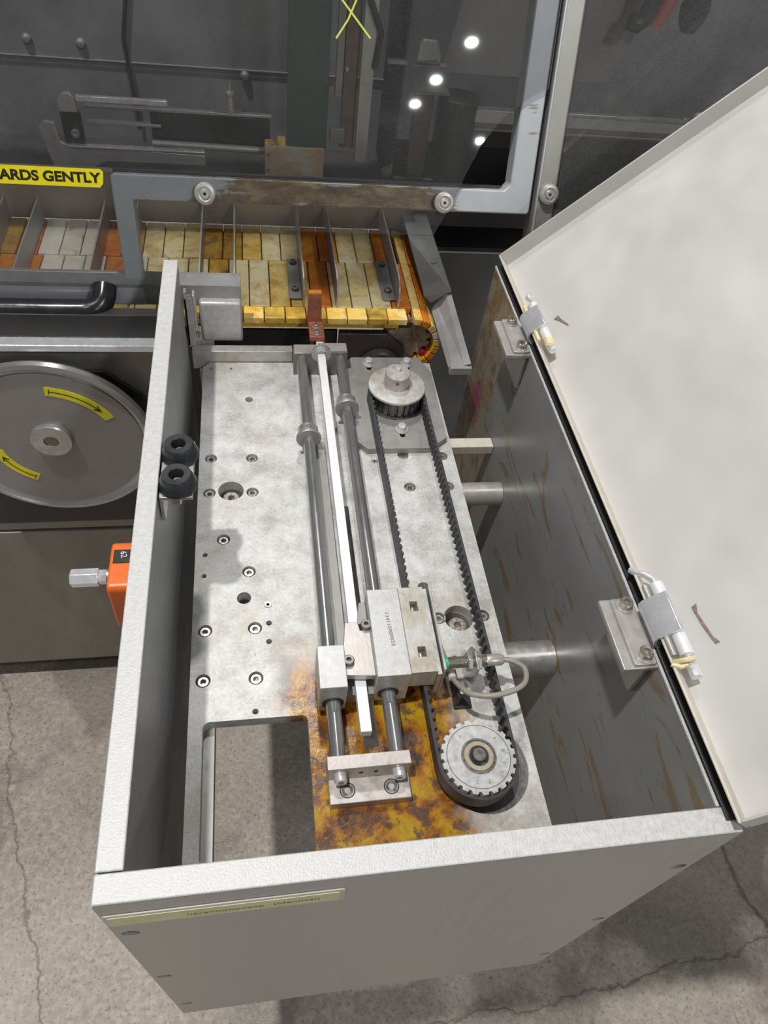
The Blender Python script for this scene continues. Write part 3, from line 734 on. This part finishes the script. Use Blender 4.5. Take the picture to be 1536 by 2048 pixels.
def smooth_path(pts, k=6):
    P = [Vector(p) for p in pts]; out = []
    for i in range(len(P)-1):
        a = P[max(i-1,0)]; b = P[i]; c = P[i+1]; d = P[min(i+2,len(P)-1)]
        for j in range(k):
            u = j/k
            out.append(0.5*((2*b)+(-a+c)*u+(2*a-5*b+4*c-d)*u*u+(-a+3*b-3*c+d)*u**3))
    out.append(P[-1]); return out
mb = MB(); mb.tube(smooth_path([(422,256,-140),(434,252,-138),(444,238,-132),(440,220,-130),(424,210,-130),(396,206,-132),(374,214,-140),(366,230,-152),(362,246,-162),(356,262,-168)]), 3.4, 12); mb.build('cable', cablem, t)
mb = MB(); mb.tube(smooth_path([(363,246,-160),(361,268,-166),(359,300,-176),(354,340,-182),(350,366,-186),(352,372,-192)]), 2.4, 10); mb.build('cable', cablem, t)
mb = MB(); mb.tube([(361,244,-158),(360,262,-160)], 5, 10); mb.build('cable_joint', cream_edge, t)

# ================================================================== POSITION COUNTER (outside left wall)
t = thing('position_indicator', 'orange position indicator with black number window and steel hex shaft', 'indicator', (-18, 350, -70))
mb = MB(); mb.prism(rrect(318, 384, -122, -40, 8), -30, -0.5, 'x'); mb.build('orange_case', orange, t, 3)
mb = MB(); mb.box(-26, -6, 352, 370, -40.2, -39); mb.build('number_window', ink, t)
text('62', 9, (-19, 367, -38.9), (0.2,-1,0), (1,0.2,0), alubar, t, 'numerals', 0.05)
mb = MB(); mb.cyl((-34, 350, -62), (-27, 350, -62), 12.5, 28); mb.build('shaft_bush', dark_steel, t)
mb = MB(); mb.lathe([(0,-74),(9,-74),(10.5,-72.5),(10.5,-44),(8.5,-43),(8.5,-34),(0,-34)], (0, 350, -62), (1,0,0), 6); mb.build('hex_shaft', bright, t, 0.4)

# ================================================================== MACHINE CASING, LEFT
t = thing('machine_casing', 'brownish stainless machine casing beside the box, with a ledge above the handwheel', 'machine casing', (-350, 1000, -1175))
mb = MB(); mb.box(-900, -2, 884, 900, -628, -150); mb.build('upper_panel', casing_m, t, 2)
mb = MB(); mb.box(-900, 0, 880, 900, -1175, -632); mb.build('lower_panel', casing_m, t, 2)
mb = MB(); mb.box(-900, 0, 862, 900, -149, -136); mb.build('ledge', bright, t, 2)['label'] = 'bright polished ledge'
mb = MB(); mb.box(-900, -2, 884, 905, -135.5, -92); mb.build('cover_strip', darkp, t, 1.5)
mb = MB(); mb.box(-900, -80, 886, 890, -124, -98); mb.build('lower_trim', casing_m, t, 2)
mb = MB(); mb.prism([(-420,-200),(-120,-200),(-62,-256),(-62,-540),(-120,-600),(-420,-600)], 878, 884, 'y'); mb.build('wheel_backing', darkp, t, 3)
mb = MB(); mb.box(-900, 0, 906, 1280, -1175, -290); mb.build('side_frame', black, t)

# handwheel
t = thing('handwheel', 'polished metal disc handwheel with two yellow arrow tapes', 'handwheel', (-225, 850, -332))
cw = (-226, 0, -332)
mb = MB(); mb.lathe([(0,842),(140,844),(160,842),(168,836),(176,838),(178,846),(172,856),(150,860),(0,860)], cw, (0,1,0), 96); mb.build('rim', wheelm, t)
mb = MB(); mb.lathe([(0,841),(120,841),(156,841.4),(156,843),(0,843)], cw, (0,1,0), 96); mb.build('face_disc', wheelf, t)
mb = MB(); mb.lathe([(13,836),(13,832),(34,832),(36,834),(36,842),(13,842)], (-226,0,-322), (0,1,0), 48); mb.lathe([(0,840),(14,840)], (-226,0,-322), (0,1,0), 48); mb.build('hub', steel, t)
mb = MB(); mb.cyl((-226, 834.5, -322), (-226, 845, -322), 14, 32); mb.build('bore', dark_steel, t)
def arc_tape(a0, a1, r0, r1, name='arrow_tape'):
    cx, cz = -226, -332; poly = circ(cx, cz, r1, 16, a0, a1) + circ(cx, cz, r0, 16, a1, a0)
    m_ = MB(); m_.prism(poly, 840.0, 840.9, 'y'); o = m_.build(name, tapey, t); o['label'] = 'yellow tape with black arrow'
    rm = (r0+r1)/2; f_ = MB()
    s = 0.05 if a1 > a0 else -0.05
    f_.prism(circ(cx, cz, rm+0.8, 16, a0+s, a1-3.2*s) + circ(cx, cz, rm-0.8, 16, a1-3.2*s, a0+s), 839.6, 840, 'y')
    f_.prism(circ(cx, cz, rm+5, 2, a0+s, a0+1.25*s) + circ(cx, cz, rm-5, 2, a0+1.25*s, a0+s), 839.6, 840, 'y')
    tip = a1-3.2*s
    for sg in (1, -1):
        P = lambda r, a: (cx+r*math.cos(a), cz+r*math.sin(a))
        f_.prism([P(rm, tip), P(rm+sg*6, tip-2.2*s), P(rm+sg*4.6, tip-2.4*s), P(rm-sg*0.6, tip-0.7*s)], 839.6, 840, 'y')
    f_.build('arrow_print', ink, o, smooth=0)
arc_tape(math.radians(84), math.radians(28), 111, 129)
arc_tape(math.radians(243), math.radians(190), 90, 108)

# ================================================================== GUARD DOOR (leaning plane)
s20, c20 = math.sin(math.radians(20)), math.cos(math.radians(20))
def GP(x, s, d): return (x, 1000 + s*s20 - d*c20, 60 + s*c20 + d*s20)
t = thing('guard_door', 'grey framed machine guard door with big clear scratched sheet', 'guard door', (250, 1000, 60))
outer = [(-900,-180),(-42,-180),(-47,-35)]
fr = [(-900,-180),(-43,-180),(-46.5,-16),(604,-16),(606,900),(569,900),(566,24),(558,20),(-76,20),(-77,16),(-72.5,-143),(-900,-143)]
fr = [(-900,-180),(-43,-180),(-46.5,-16),(600,-16),(604,-12),(607,900),(572,900),(565,30),(555,20),(-74,20),(-77,16),(-72.5,-143),(-900,-143)]
mb = MB(GP); mb.prism(fr, -34, 0); mb.build('frame', frame_dirty, t, 2.5, seg=3)['label'] = 'grey painted frame with brown residue'
mb = MB(GP); mb.box(-76, 565, 20, 25, -34, -26); mb.build('inner_seal', rubber, t, 1)
def acr_pts():
    p = [(-900,-186),(-16,-186),(-15.5,-80)] + circ(9, -78, 24.5, 8, PI, PI/2)
    p += [(438,-54),(452,-28),(468,2),(484,42),(505,86),(529,117),(555,142),(578,158),(605,171),(606,900),(-900,900)]
    return p
mb = MB(GP); mb.prism(acr_pts(), 2, 5); mb.build('clear_sheet', acryl, t, smooth=0)
gd = t
# sticker, marker cross
mb = MB(GP); mb.prism([(-420,1),(-92,0),(-87,6),(-85,22),(-89,26),(-420,27)], 5.2, 5.6); stk = mb.build('caution_tape', tapey, gd); stk['label'] = 'yellow tape reading ...ARDS GENTLY'
Xd = Vector(GP(1,0,0)) - Vector(GP(0,0,0)); Yd = Vector(GP(0,1,0)) - Vector(GP(0,0,0))
text('GUARDS GENTLY', 19.2, GP(-91, 7, 5.8), Xd, Yd, ink, stk, 'lettering', 0.1, 'RIGHT', bold=0.75, sx=1.15)
def gline(a, b, wd=1.3):
    a = Vector(a); b = Vector(b); d = (b-a).normalized(); n_ = Vector((-d.y, d.x))*wd
    return [tuple(a+n_), tuple(b+n_), tuple(b-n_), tuple(a-n_)]
mb = MB(GP); mb.prism(gline((318,219),(270,268)), 5.2, 5.8); mb.prism(gline((267,216),(284,240)), 5.2, 5.8); mb.prism(gline((284,240),(297,268)), 5.8, 6.2)
mb.build('marker_cross', tapel, gd, smooth=0)['label'] = 'thin yellow marker cross'
# door handle
t = thing('door_handle', 'black tubular bow handle at the lower left of the guard door', 'handle', (-250, 915, -62))
mb = MB(); mb.tube(smooth_path([(-560,903,-97),(-400,903,-97),(-250,903,-97),(-145,903,-97),(-122,904,-95),(-110,910,-90),(-104,920,-82),(-102,935,-72)], 5), 18.5, 24); mb.build('grip', basic('glossy_black_plastic', (0.018,0.018,0.02), 0.0, 0.22, 0.2, 40), t)
# sheet knobs
def knob(x, s, d, lab):
    t = thing('sheet_knob', lab, 'knob', GP(x, s, d), 'round aluminium retaining knobs')
    ax = Vector(GP(0,0,1)) - Vector(GP(0,0,0)); o = Vector(GP(x, s, d))
    mb = MB(); mb.lathe([(0,0),(16,0),(16.6,2),(16.6,7),(15,9),(11,10),(8.5,8.5),(0,8.5)], o, ax, 40); mb.build('disc', hinge_m, t)
    mb = MB(); mb.socket(tuple(o+ax*8.5), 7, 3, 2.6, 2.6, axis=ax, n=24); mb.build('button_screw', hinge_m, t)
    mb = MB(); mb.cyl(tuple(o+ax*8.8), tuple(o+ax*9.2), 2.6, 12); mb.build('socket_hole', black, t)
knob(64.8, -2, 5, 'round aluminium knob left of the brown residue on the door frame')
knob(451, -1, 5, 'round aluminium knob at the curved sheet edge, right end of the residue')
knob(632, 18, 2, 'round aluminium knob on the slanted post right of the door')
# post and second guard
t = thing('machine_post', 'slanted dirty grey metal post right of the guard door', 'post', (630, 980, 0))
mb = MB(GP); mb.prism([(611.5,-330),(647,-330),(647,900),(611.5,900)], -40, 2); mb.build('post_tube', post_m, t, 4, seg=3)
mb = MB(GP); mb.box(612, 616, -330, 900, 2, 4); mb.build('edge_trim', frame_m, t, 0.8)
t = thing('side_guard_sheet', 'clear guard sheet right of the slanted post', 'guard sheet', (900, 1000, 60))
mb = MB(GP); mb.prism([(648,-330),(1900,-330),(1900,900),(648,900)], -2, 1); mb.build('clear_sheet', acryl_haze, t, smooth=0)

# ================================================================== CONVEYOR CHAIN
t = thing('conveyor_chain', 'yellow stained modular plastic conveyor chain turning down at its right end', 'conveyor', (0, 1120, -300))
W1 = [41+184*k for k in range(-3, 3)]
def is_or(x):
    for a in W1:
        if a-2 < x < a+62: return True
    return False
random.seed(3)
rows = [(1003, 1154.5, 0), (1157, 1284, 17), (966, 1001, 8)]
pitch = 37.6
for (y0, y1, off) in rows:
    x = 427 - (12 if off else 0)
    # flat part, running left
    while x > -420:
        w_ = pitch-1.8
        xc = x - w_/2
        if is_or(xc): m_ = sl_orange if random.random() < 0.8 else sl_dark
        elif xc < -75: m_ = sl_ivory
        elif xc > 115: m_ = sl_yellow if (y0 < 1000 and random.random() < 0.6) else (sl_pale if random.random() < 0.7 else sl_yellow)
        else: m_ = sl_pale
        if y0 < 1000: m_ = sl_grime if random.random() < 0.7 else sl_yellow
        if xc > 390: m_ = sl_orange if y0 > 1000 or xc > 400 else sl_yellow
        mb = MB(); mb.box(x-w_, x, y0, y1, -164, -150 - random.random()*0.8); mb.build('slat', m_, t, 1.6)
        x -= pitch
    # curved part
    ccx, ccz, R = 427, -208, 58
    a = math.radians(90); da = math.radians(19)
    k = 0
    while k < 9:
        a1 = a - da*(k+0.06); a2 = a - da*(k+0.94)
        poly = circ(ccx, ccz, R, 4, a1, a2) + circ(ccx, ccz, R-13, 4, a2, a1)
        m_ = (sl_yellow, sl_orange, sl_yellow, sl_ivory, sl_yellow, sl_dark, sl_orange, sl_dark, sl_orange)[k]
        mb = MB(); mb.prism(poly, y0, y1, 'y'); mb.build('slat', m_, t, 1.2); k += 1
mb = MB(); mb.box(-420, 427, 976, 1282, -176, -164.5); mb.build('chain_bed', basic('grimy_chain_bed', (0.05,0.03,0.012), 0.0, 0.5, 0.3, 30), t)
mb = MB(); mb.box(-420, 400, 968, 974, -172, -164.5); mb.build('front_links', sl_dark, t, 1)
t = thing('sprocket', 'grimy conveyor sprocket with pale teeth and red smear under the chain end', 'sprocket', (427, 985, -208))
mb = MB(); mb.prism(gear(427, -208, 44, 12, 0, 0, 0.2, 8), 985, 1270, 'y'); mb.build('toothed_drum', slat_mat('grimy_sprocket', (0.35,0.28,0.2), (0.5,0.44,0.36), (0.07,0.04,0.03), 0.15), t, 1)
mb = MB(); mb.prism(circ(449, -252, 26, 14, -1.2, 1.4) + circ(449, -252, 17, 14, 1.4, -1.2), 974, 984, 'y'); mb.build('red_smear', redp, t, 1)
t = thing('bearing_housing', 'dark grimy chamfered bearing housing beneath the conveyor chain', 'bearing housing', (370, 970, -300))
mb = MB(); mb.prism([(290,-186),(380,-186),(418,-222),(418,-420),(290,-420)], 969, 984, 'y'); mb.build('housing_plate', basic('greasy_brown_black', (0.05,0.04,0.035), 0.3, 0.35, 0.3, 20), t, 1.5)
mb = MB(); mb.lathe([(14,955),(38,955),(42,958),(42,970),(14,970)], (372, 0, -262), (0,1,0), 40); mb.build('bearing_cap', darkp, t)
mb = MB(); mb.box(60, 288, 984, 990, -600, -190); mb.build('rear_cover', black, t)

# paddles
def paddle(x, foot, lab):
    t = thing('paddle', lab, 'paddle', (x, 1130, -149), 'upright sheet metal paddles on the conveyor chain')
    y0, y1 = 1000, 1276; z0, z1 = -149, -100
    mb = MB(); mb.prism([(y0,z0),(y1,z0),(y1,z1),(y0+26,z1),(y0+8,z1-10),(y0,z1-26)], x-1.6, x+1.6, 'x'); mb.build('blade', paddlem, t, 0.4)
    if foot:
        mb = MB(); mb.box(x-25, x-1.8, 1022, 1156, z0, z0+3); mb.build('foot', paddlem, t, 0.8)
        for yy in (1050, 1140):
            mb = MB(); mb.cyl((x-13, yy, z0+3), (x-13, yy, z0+4), 8); mb.build('washer', dark_steel, t)
            mb = MB(); mb.socket((x-13, yy, z0+4), 5.6, 5, 2.8, 3.4, n=18); mb.build('cap_screw', screwm, t)
labs = {-3: ('paddle on the chain, just inside the left picture edge', ''),}
def plab(k, second):
    if k == -2: return 'second grey paddle from the left edge, between orange slats and ivory slats' if second else 'grey paddle nearest the left picture edge'
    if k == -1: return 'grey paddle half behind the left leg of the door frame' if second else 'grey paddle right of the ivory slats, under the tape end'
    if k == 0: return 'grey paddle right of the left orange slats, above the rounded steel cover' if second else 'grey paddle rising just behind the silver box rim end'
    if k == 1: return 'bare grey paddle directly behind the red brown hook' if second else 'footed paddle with two bolts left of the red brown hook'
    return 'grey footed paddle with two bolts nearest the right end of the chain'
for k in range(-2, 3):
    x1 = 41+184*k; 
    if k == 2: x1 = 401
    paddle(x1, k >= 1, plab(k, False))
    if k < 2: paddle(x1+61, False, plab(k, True))
# side rail in front of the chain, left
t = thing('conveyor_side_rail', 'grey folded steel side rail along the front of the chain', 'rail', (-150, 955, -100))
mb = MB(); mb.prism([(948,-114),(948,-76),(958,-62),(966,-62),(966,-66),(960,-66),(952,-78),(952,-114)], -900, 114, 'x'); mb.build('folded_sheet', paddlem, t, 0.8)
cv = MB(); cv.box(43, 114, 934, 958, -180, -100); tag(cv.build('sensor_cover', alu, None, 5, seg=4), 'rounded brushed steel cover block at the right end of the side rail', 'cover')
t = thing('latch_bracket', 'brownish slotted bracket with two bolts behind the left wall of the box', 'bracket', (30, 903, -110))
mb = MB(); mb.prism([(903,-165),(903,-72),(909,-66),(909,-165)], 22.5, 36, 'x'); mb.prism([(903,-168),(903,-64),(922,-64),(930,-84),(922,-120),(922,-168)], 22.5, 26.5, 'x'); mb.box(36, 40, 903, 920, -130, -66); mb.build('bent_plate', blockm, t, 0.8)
for z in (-118, -146):
    mb = MB(); mb.socket((36, 910, z), 6, 6, 3, 3, axis=(1,-0.5,0), n=18); mb.build('bolt', screwm, t)
# back guide wall
mb = MB(); mb.box(-500, 470, 1287, 1291, -150, -52); mb.box(-500, 470, 1291, 1303, -56, -52)
tag(mb.build('back_guide', basic('brownish_guide_sheet', (0.27,0.23,0.18), 0.3, 0.4, 0.2, 8, dirt=0.15), None, 1), 'brownish sheet guide standing along the rear edge of the chain', 'guide')

# chute guard, right end
chute_m = basic('chute_sheet_metal', (0.38,0.38,0.38), 0.3, 0.36, 0.10, 14)
t = thing('chute_guard', 'angled grey sheet metal guard right of the chain end', 'sheet guard', (490, 1100, -150))
mb = MB(); mb.add([(501,1012,-119),(501,1345,-119),(448,1345,-119),(449,1200,-121),(459,1040,-150),(468,1024,-152)], [(0,1,2,3),(0,3,4,5)])
mb.add([(501,1012,-119),(501,1345,-119),(503,1345,-165),(503,1012,-165)], [(0,1,2,3)])
o = mb.build('upper_sheet', chute_m, t, smooth=0); sm = o.modifiers.new('thick', 'SOLIDIFY'); sm.thickness = 0.002
mb = MB(); mb.add([(502,820,-136),(502,1024,-124),(493,1024,-128),(491,822,-141),(478,1020,-150),(472,826,-146),(468,1008,-158),(466,830,-152),(504,820,-190),(504,1024,-190)], [(0,1,2,3),(3,2,4,5),(5,4,6,7),(0,8,9,1)])
o = mb.build('lower_sheet', chute_m, t, smooth=0); sm = o.modifiers.new('thick', 'SOLIDIFY'); sm.thickness = 0.002
mb = MB(); mb.box(466, 504, 814, 826, -156, -142); mb.build('end_lip', chute_m, t, 0.5)
text('3', 16, (478, 1110, -118.5), (0.2,-1,0), (1,0.2,0), engr, t, 'pen_mark', 0.05)

# ================================================================== DARK MACHINE BODY, RIGHT
t = thing('machine_enclosure', 'dark machine base behind the box, with a thin bright top edge', 'machine base', (1000, 1300, -1240))
mb = MB(); mb.box(440, 1900, 1281, 1300, -1240, -194); mb.build('front_panel', inner_dark, t, 1)
mb = MB(); mb.box(440, 1900, 1279.5, 1281, -196.5, -192.5); mb.build('top_edge', hinge_m, t)
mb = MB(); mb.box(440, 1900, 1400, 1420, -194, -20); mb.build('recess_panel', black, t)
mb = MB(); mb.box(440, 1900, 1300, 1306, -146, -100); mb.build('recess_rail', darkp, t, 1)
mb = MB(); mb.box(440, 1900, 1300, 1700, -204, -198); mb.box(-900, 440, 1304, 1700, -160, -150); mb.build('deck', darkp, t)
# interior: back wall of the machine
t = thing('interior_back_panel', 'dark back panels inside the guarded machine, seamed and bolted', 'panel', (100, 1655, 0))
mb = MB(); mb.box(-1200, 440, 1650, 1660, -200, 14); mb.build('lower_sheet', inner_dark, t, 1)
mb = MB(); mb.box(-1200, 440, 1646, 1660, 16, 900); mb.build('upper_sheet', inner_dark, t, 1)
mb = MB(); mb.box(-1200, 440, 1644, 1646, 13.5, 15.8); mb.build('seam_edge', hinge_m, t)
mb = MB(); mb.box(440, 2600, 1700, 1712, -200, 900); mb.build('side_sheet', inner_dark, t, 1)
mb = MB(); mb.tube([(-80,1640,240),(-118,1640,60),(-110,1640,-120)], 4, 8); mb.build('cable', black, t)
for x, z in ((-312, 46), (-206, 44), (130, 3)):
    mb = MB(); mb.lathe([(0,-9),(6,-8),(10,-3),(10.5,0),(0,0)], (x, 1645, z), (0,1,0), 20); mb.build('round_bolt', inner_dark, t)
# interior rails on the left
t = thing('swing_arm', 'steel angle shaped arm with curved upright end inside the guard', 'arm', (-100, 1400, -80))
mb = MB(); mb.prism([(-243,-150),(-262,-60),(-266,-24),(-254,-12),(-236,-14),(-232,-50),(-218,-56),(45,-64),(45,-84),(-150,-84),(-190,-104),(-205,-150)], 1396, 1404, 'y'); mb.build('bent_arm', hinge_m, t, 1)
mb = MB(); mb.box(-218, 45, 1390, 1404, -57, -54); mb.build('arm_edge', bright, t, 0.5)
t = thing('guide_bar', 'flat steel bar with rounded end block, upper of the rails inside the guard', 'bar', (-100, 1420, 20))
mb = MB(); mb.prism([(-222,6),(-222,26),(-212,40),(-198,42),(-190,34),(-188,6)], 1396, 1410, 'y'); mb.build('end_block', hinge_m, t, 1.5)
mb = MB(); mb.box(-188, -19, 1398, 1408, 26, 36); mb.build('bar', bright, t, 1)
mb = MB(); mb.box(-222, -186, 1398, 1412, -52, 4); mb.build('dark_lug', darkp, t, 1)
mb = MB(); mb.socket((-200, 1398, -32), 8, 6, 4, 3, axis=(0,-1,0)); mb.build('cap_screw', steel, t)
t = thing('slide_rail', 'long thin steel rail across the machine inside the guard', 'rail', (0, 1430, -15))
mb = MB(); mb.box(-184, 182, 1440, 1452, -2, 4); mb.box(-184, -40, 1440, 1452, -32, -26); mb.build('rail', hinge_m, t, 1)
mb = MB(); mb.box(-60, 178, 1442, 1450, -62, -4); mb.build('backing', darkp, t, 1)
mb = MB(); mb.cyl((-60, 1430, -58), (170, 1430, -62), 7, 16); mb.build('cross_shaft', hinge_m, t)
t = thing('lubricator', 'small steel cup standing on the rail inside the guard', 'fitting', (100, 1445, 4))
mb = MB(); mb.lathe([(0,4),(8,4),(8,22),(6,34),(9,36),(9,42),(3,46),(2,60),(0,60)], (100, 1446, 0), n=20); mb.build('cup', hinge_m, t)
mb = MB(); mb.box(68, 122, 1440, 1454, 4, 8); mb.build('foot', casing_m, t, 0.6)
t = thing('stained_block', 'orange and brown stained metal box below the green strap', 'block', (235, 1400, -70))
mb = MB(); mb.box(166, 288, 1392, 1420, -98, -36); mb.build('box_body', slat_mat('stained_block_metal', (0.42,0.27,0.12), (0.50,0.46,0.38), (0.50,0.16,0.02), 0.09), t, 1.2)
mb = MB(); mb.box(192, 208, 1396, 1412, -36, -22); mb.box(167, 184, 1396, 1412, -36, -30); mb.build('yellow_tab', sl_yellow, t, 1)
for z in (-52, -84):
    mb = MB(); mb.socket((173, 1392, z), 4, 2, 2, 1.5, axis=(0,-1,0), n=18); mb.build('screw', screwm, t)
mb = MB(); mb.box(212, 292, 1396, 1402, -40, 700); tag(mb.build('green_strap', greenb, None, 1), 'wide dark green vertical conveyor strap inside the guard', 'strap')
t = thing('upright_column', 'grey flat upright with a rough brown side inside the guard', 'column', (360, 1420, -70))
mb = MB(); mb.box(352, 378, 1396, 1410, -62, 700); mb.build('grey_flat', hinge_m, t, 1)
mb = MB(); mb.box(322, 350, 1412, 1430, -40, 700); mb.build('brown_flat', basic('rough_brown_metal', (0.16,0.115,0.08), 0.2, 0.7, 0.3, 30, 0.5, 120), t, 1)
mb = MB(); mb.box(306, 320, 1408, 1420, 60, 700); mb.box(300, 330, 1405, 1425, -30, 0); mb.build('side_bracket', casing_m, t, 1)
mb = MB(); mb.socket((328, 1412, 110), 5, 4, 2.4, 3, axis=(0,-1,0), n=18); mb.build('screw', screwm, t)
mb = MB(); mb.tube([(352,1390,250),(385,1392,180),(378,1395,120)], 6, 10)
tag(mb.build('dark_hose', darkp, None), 'dark hose bending down beside the grey upright', 'hose')
t = thing('rusty_pillar', 'rusty flat pillar with a dark roll beside it inside the guard', 'pillar', (500, 1400, -90))
mb = MB(); mb.box(466, 505, 1396, 1408, -94, 80); mb.build('pillar_plate', basic('rusty_plate', (0.17,0.115,0.09), 0.2, 0.6, 0.25, 20), t, 1)
mb = MB(); mb.box(462, 535, 1390, 1430, 80, 84); mb.build('top_plate', casing_m, t, 0.8)
mb = MB(); mb.cyl((560, 1415, -90), (560, 1415, 74), 42, 32); mb.build('dark_roll', darkp, t, 2)
mb = MB(); mb.box(440, 466, 1392, 1412, -92, -88); mb.box(506, 530, 1392, 1412, -92, -88); mb.build('foot_clip', hinge_m, t, 0.8)
t = thing('clamp_lever', 'pale rounded lever on a thin shelf above the rusty pillar', 'lever', (480, 1400, 140))
mb = MB(); mb.prism([(460,136),(462,166),(470,174),(496,172),(506,150),(508,132),(498,140),(478,138)], 1396, 1408, 'y'); mb.build('lever', hinge_m, t, 2)
mb = MB(); mb.box(452, 522, 1392, 1412, 128, 132); mb.box(403, 441, 1392, 1406, 130, 136); mb.build('shelf', casing_m, t, 0.8)
# hanging light panel and beams on the right
mb = MB(); mb.add([(522,1450,104),(885,1450,104),(1010,1450,520),(600,1450,520),(522,1456,104),(885,1456,104),(1010,1456,520),(600,1456,520)], [(0,1,2,3),(4,7,6,5),(0,4,5,1),(1,5,6,2),(2,6,7,3),(3,7,4,0)])
tag(mb.build('hanging_sheet', basic('taupe_panel', (0.26,0.245,0.23), 0.1, 0.5, 0.08, 5), None), 'large taupe sheet hanging behind the door frame and post', 'panel')
t = thing('cross_beam', 'pale horizontal beam low behind the guard, crossing behind the post', 'beam', (800, 1400, 40))
mb = MB(); mb.box(585, 1075, 1398, 1420, 30, 56); mb.build('beam', hinge_m, t, 1.5)
mb = MB(); mb.box(700, 1075, 1394, 1398, 54, 61); mb.build('bright_edge', steel, t, 1)
mb = MB(); mb.box(600, 1700, 1400, 1406, 14, 19); mb.build('lower_rail', casing_m, t, 1)
mb = MB(); mb.box(585, 1900, 1402, 1406, -30, 12); mb.build('web', darkp, t, 1)
t = thing('clamp_screw_unit', 'small pale clamp with hose end right of the beam end', 'clamp', (1090, 1400, 60))
mb = MB(); mb.lathe([(0,0),(14,0),(16,10),(10,16),(0,16)], (1085, 1396, 66), (0,-1,0), 20); mb.box(1060, 1110, 1400, 1410, 45, 62); mb.build('clamp_head', hinge_m, t, 1)
mb = MB(); mb.tube([(1130,1395,110),(1180,1396,92),(1230,1400,76)], 5, 10); mb.build('hose_end', casing_m, t)
t = thing('hanging_grip', 'black and orange red rubber grips hanging at the top right', 'grip', (920, 1400, 240))
mb = MB(); mb.tube([(868,1398,232),(884,1398,228),(896,1398,240),(902,1398,290)], 16, 14); mb.build('black_grip', rubber, t)
mb = MB(); mb.tube([(918,1396,226),(926,1396,250),(938,1396,300)], 14, 14); mb.build('orange_grip', basic('faded_orange_red', (0.42,0.10,0.06), 0, 0.5, 0.1, 30), t)
mb = MB(); mb.lathe([(0,218),(14,222),(24,240),(28,262),(20,300),(0,310)], (990, 1398, 0), n=20); mb.build('black_bulb', rubber, t)
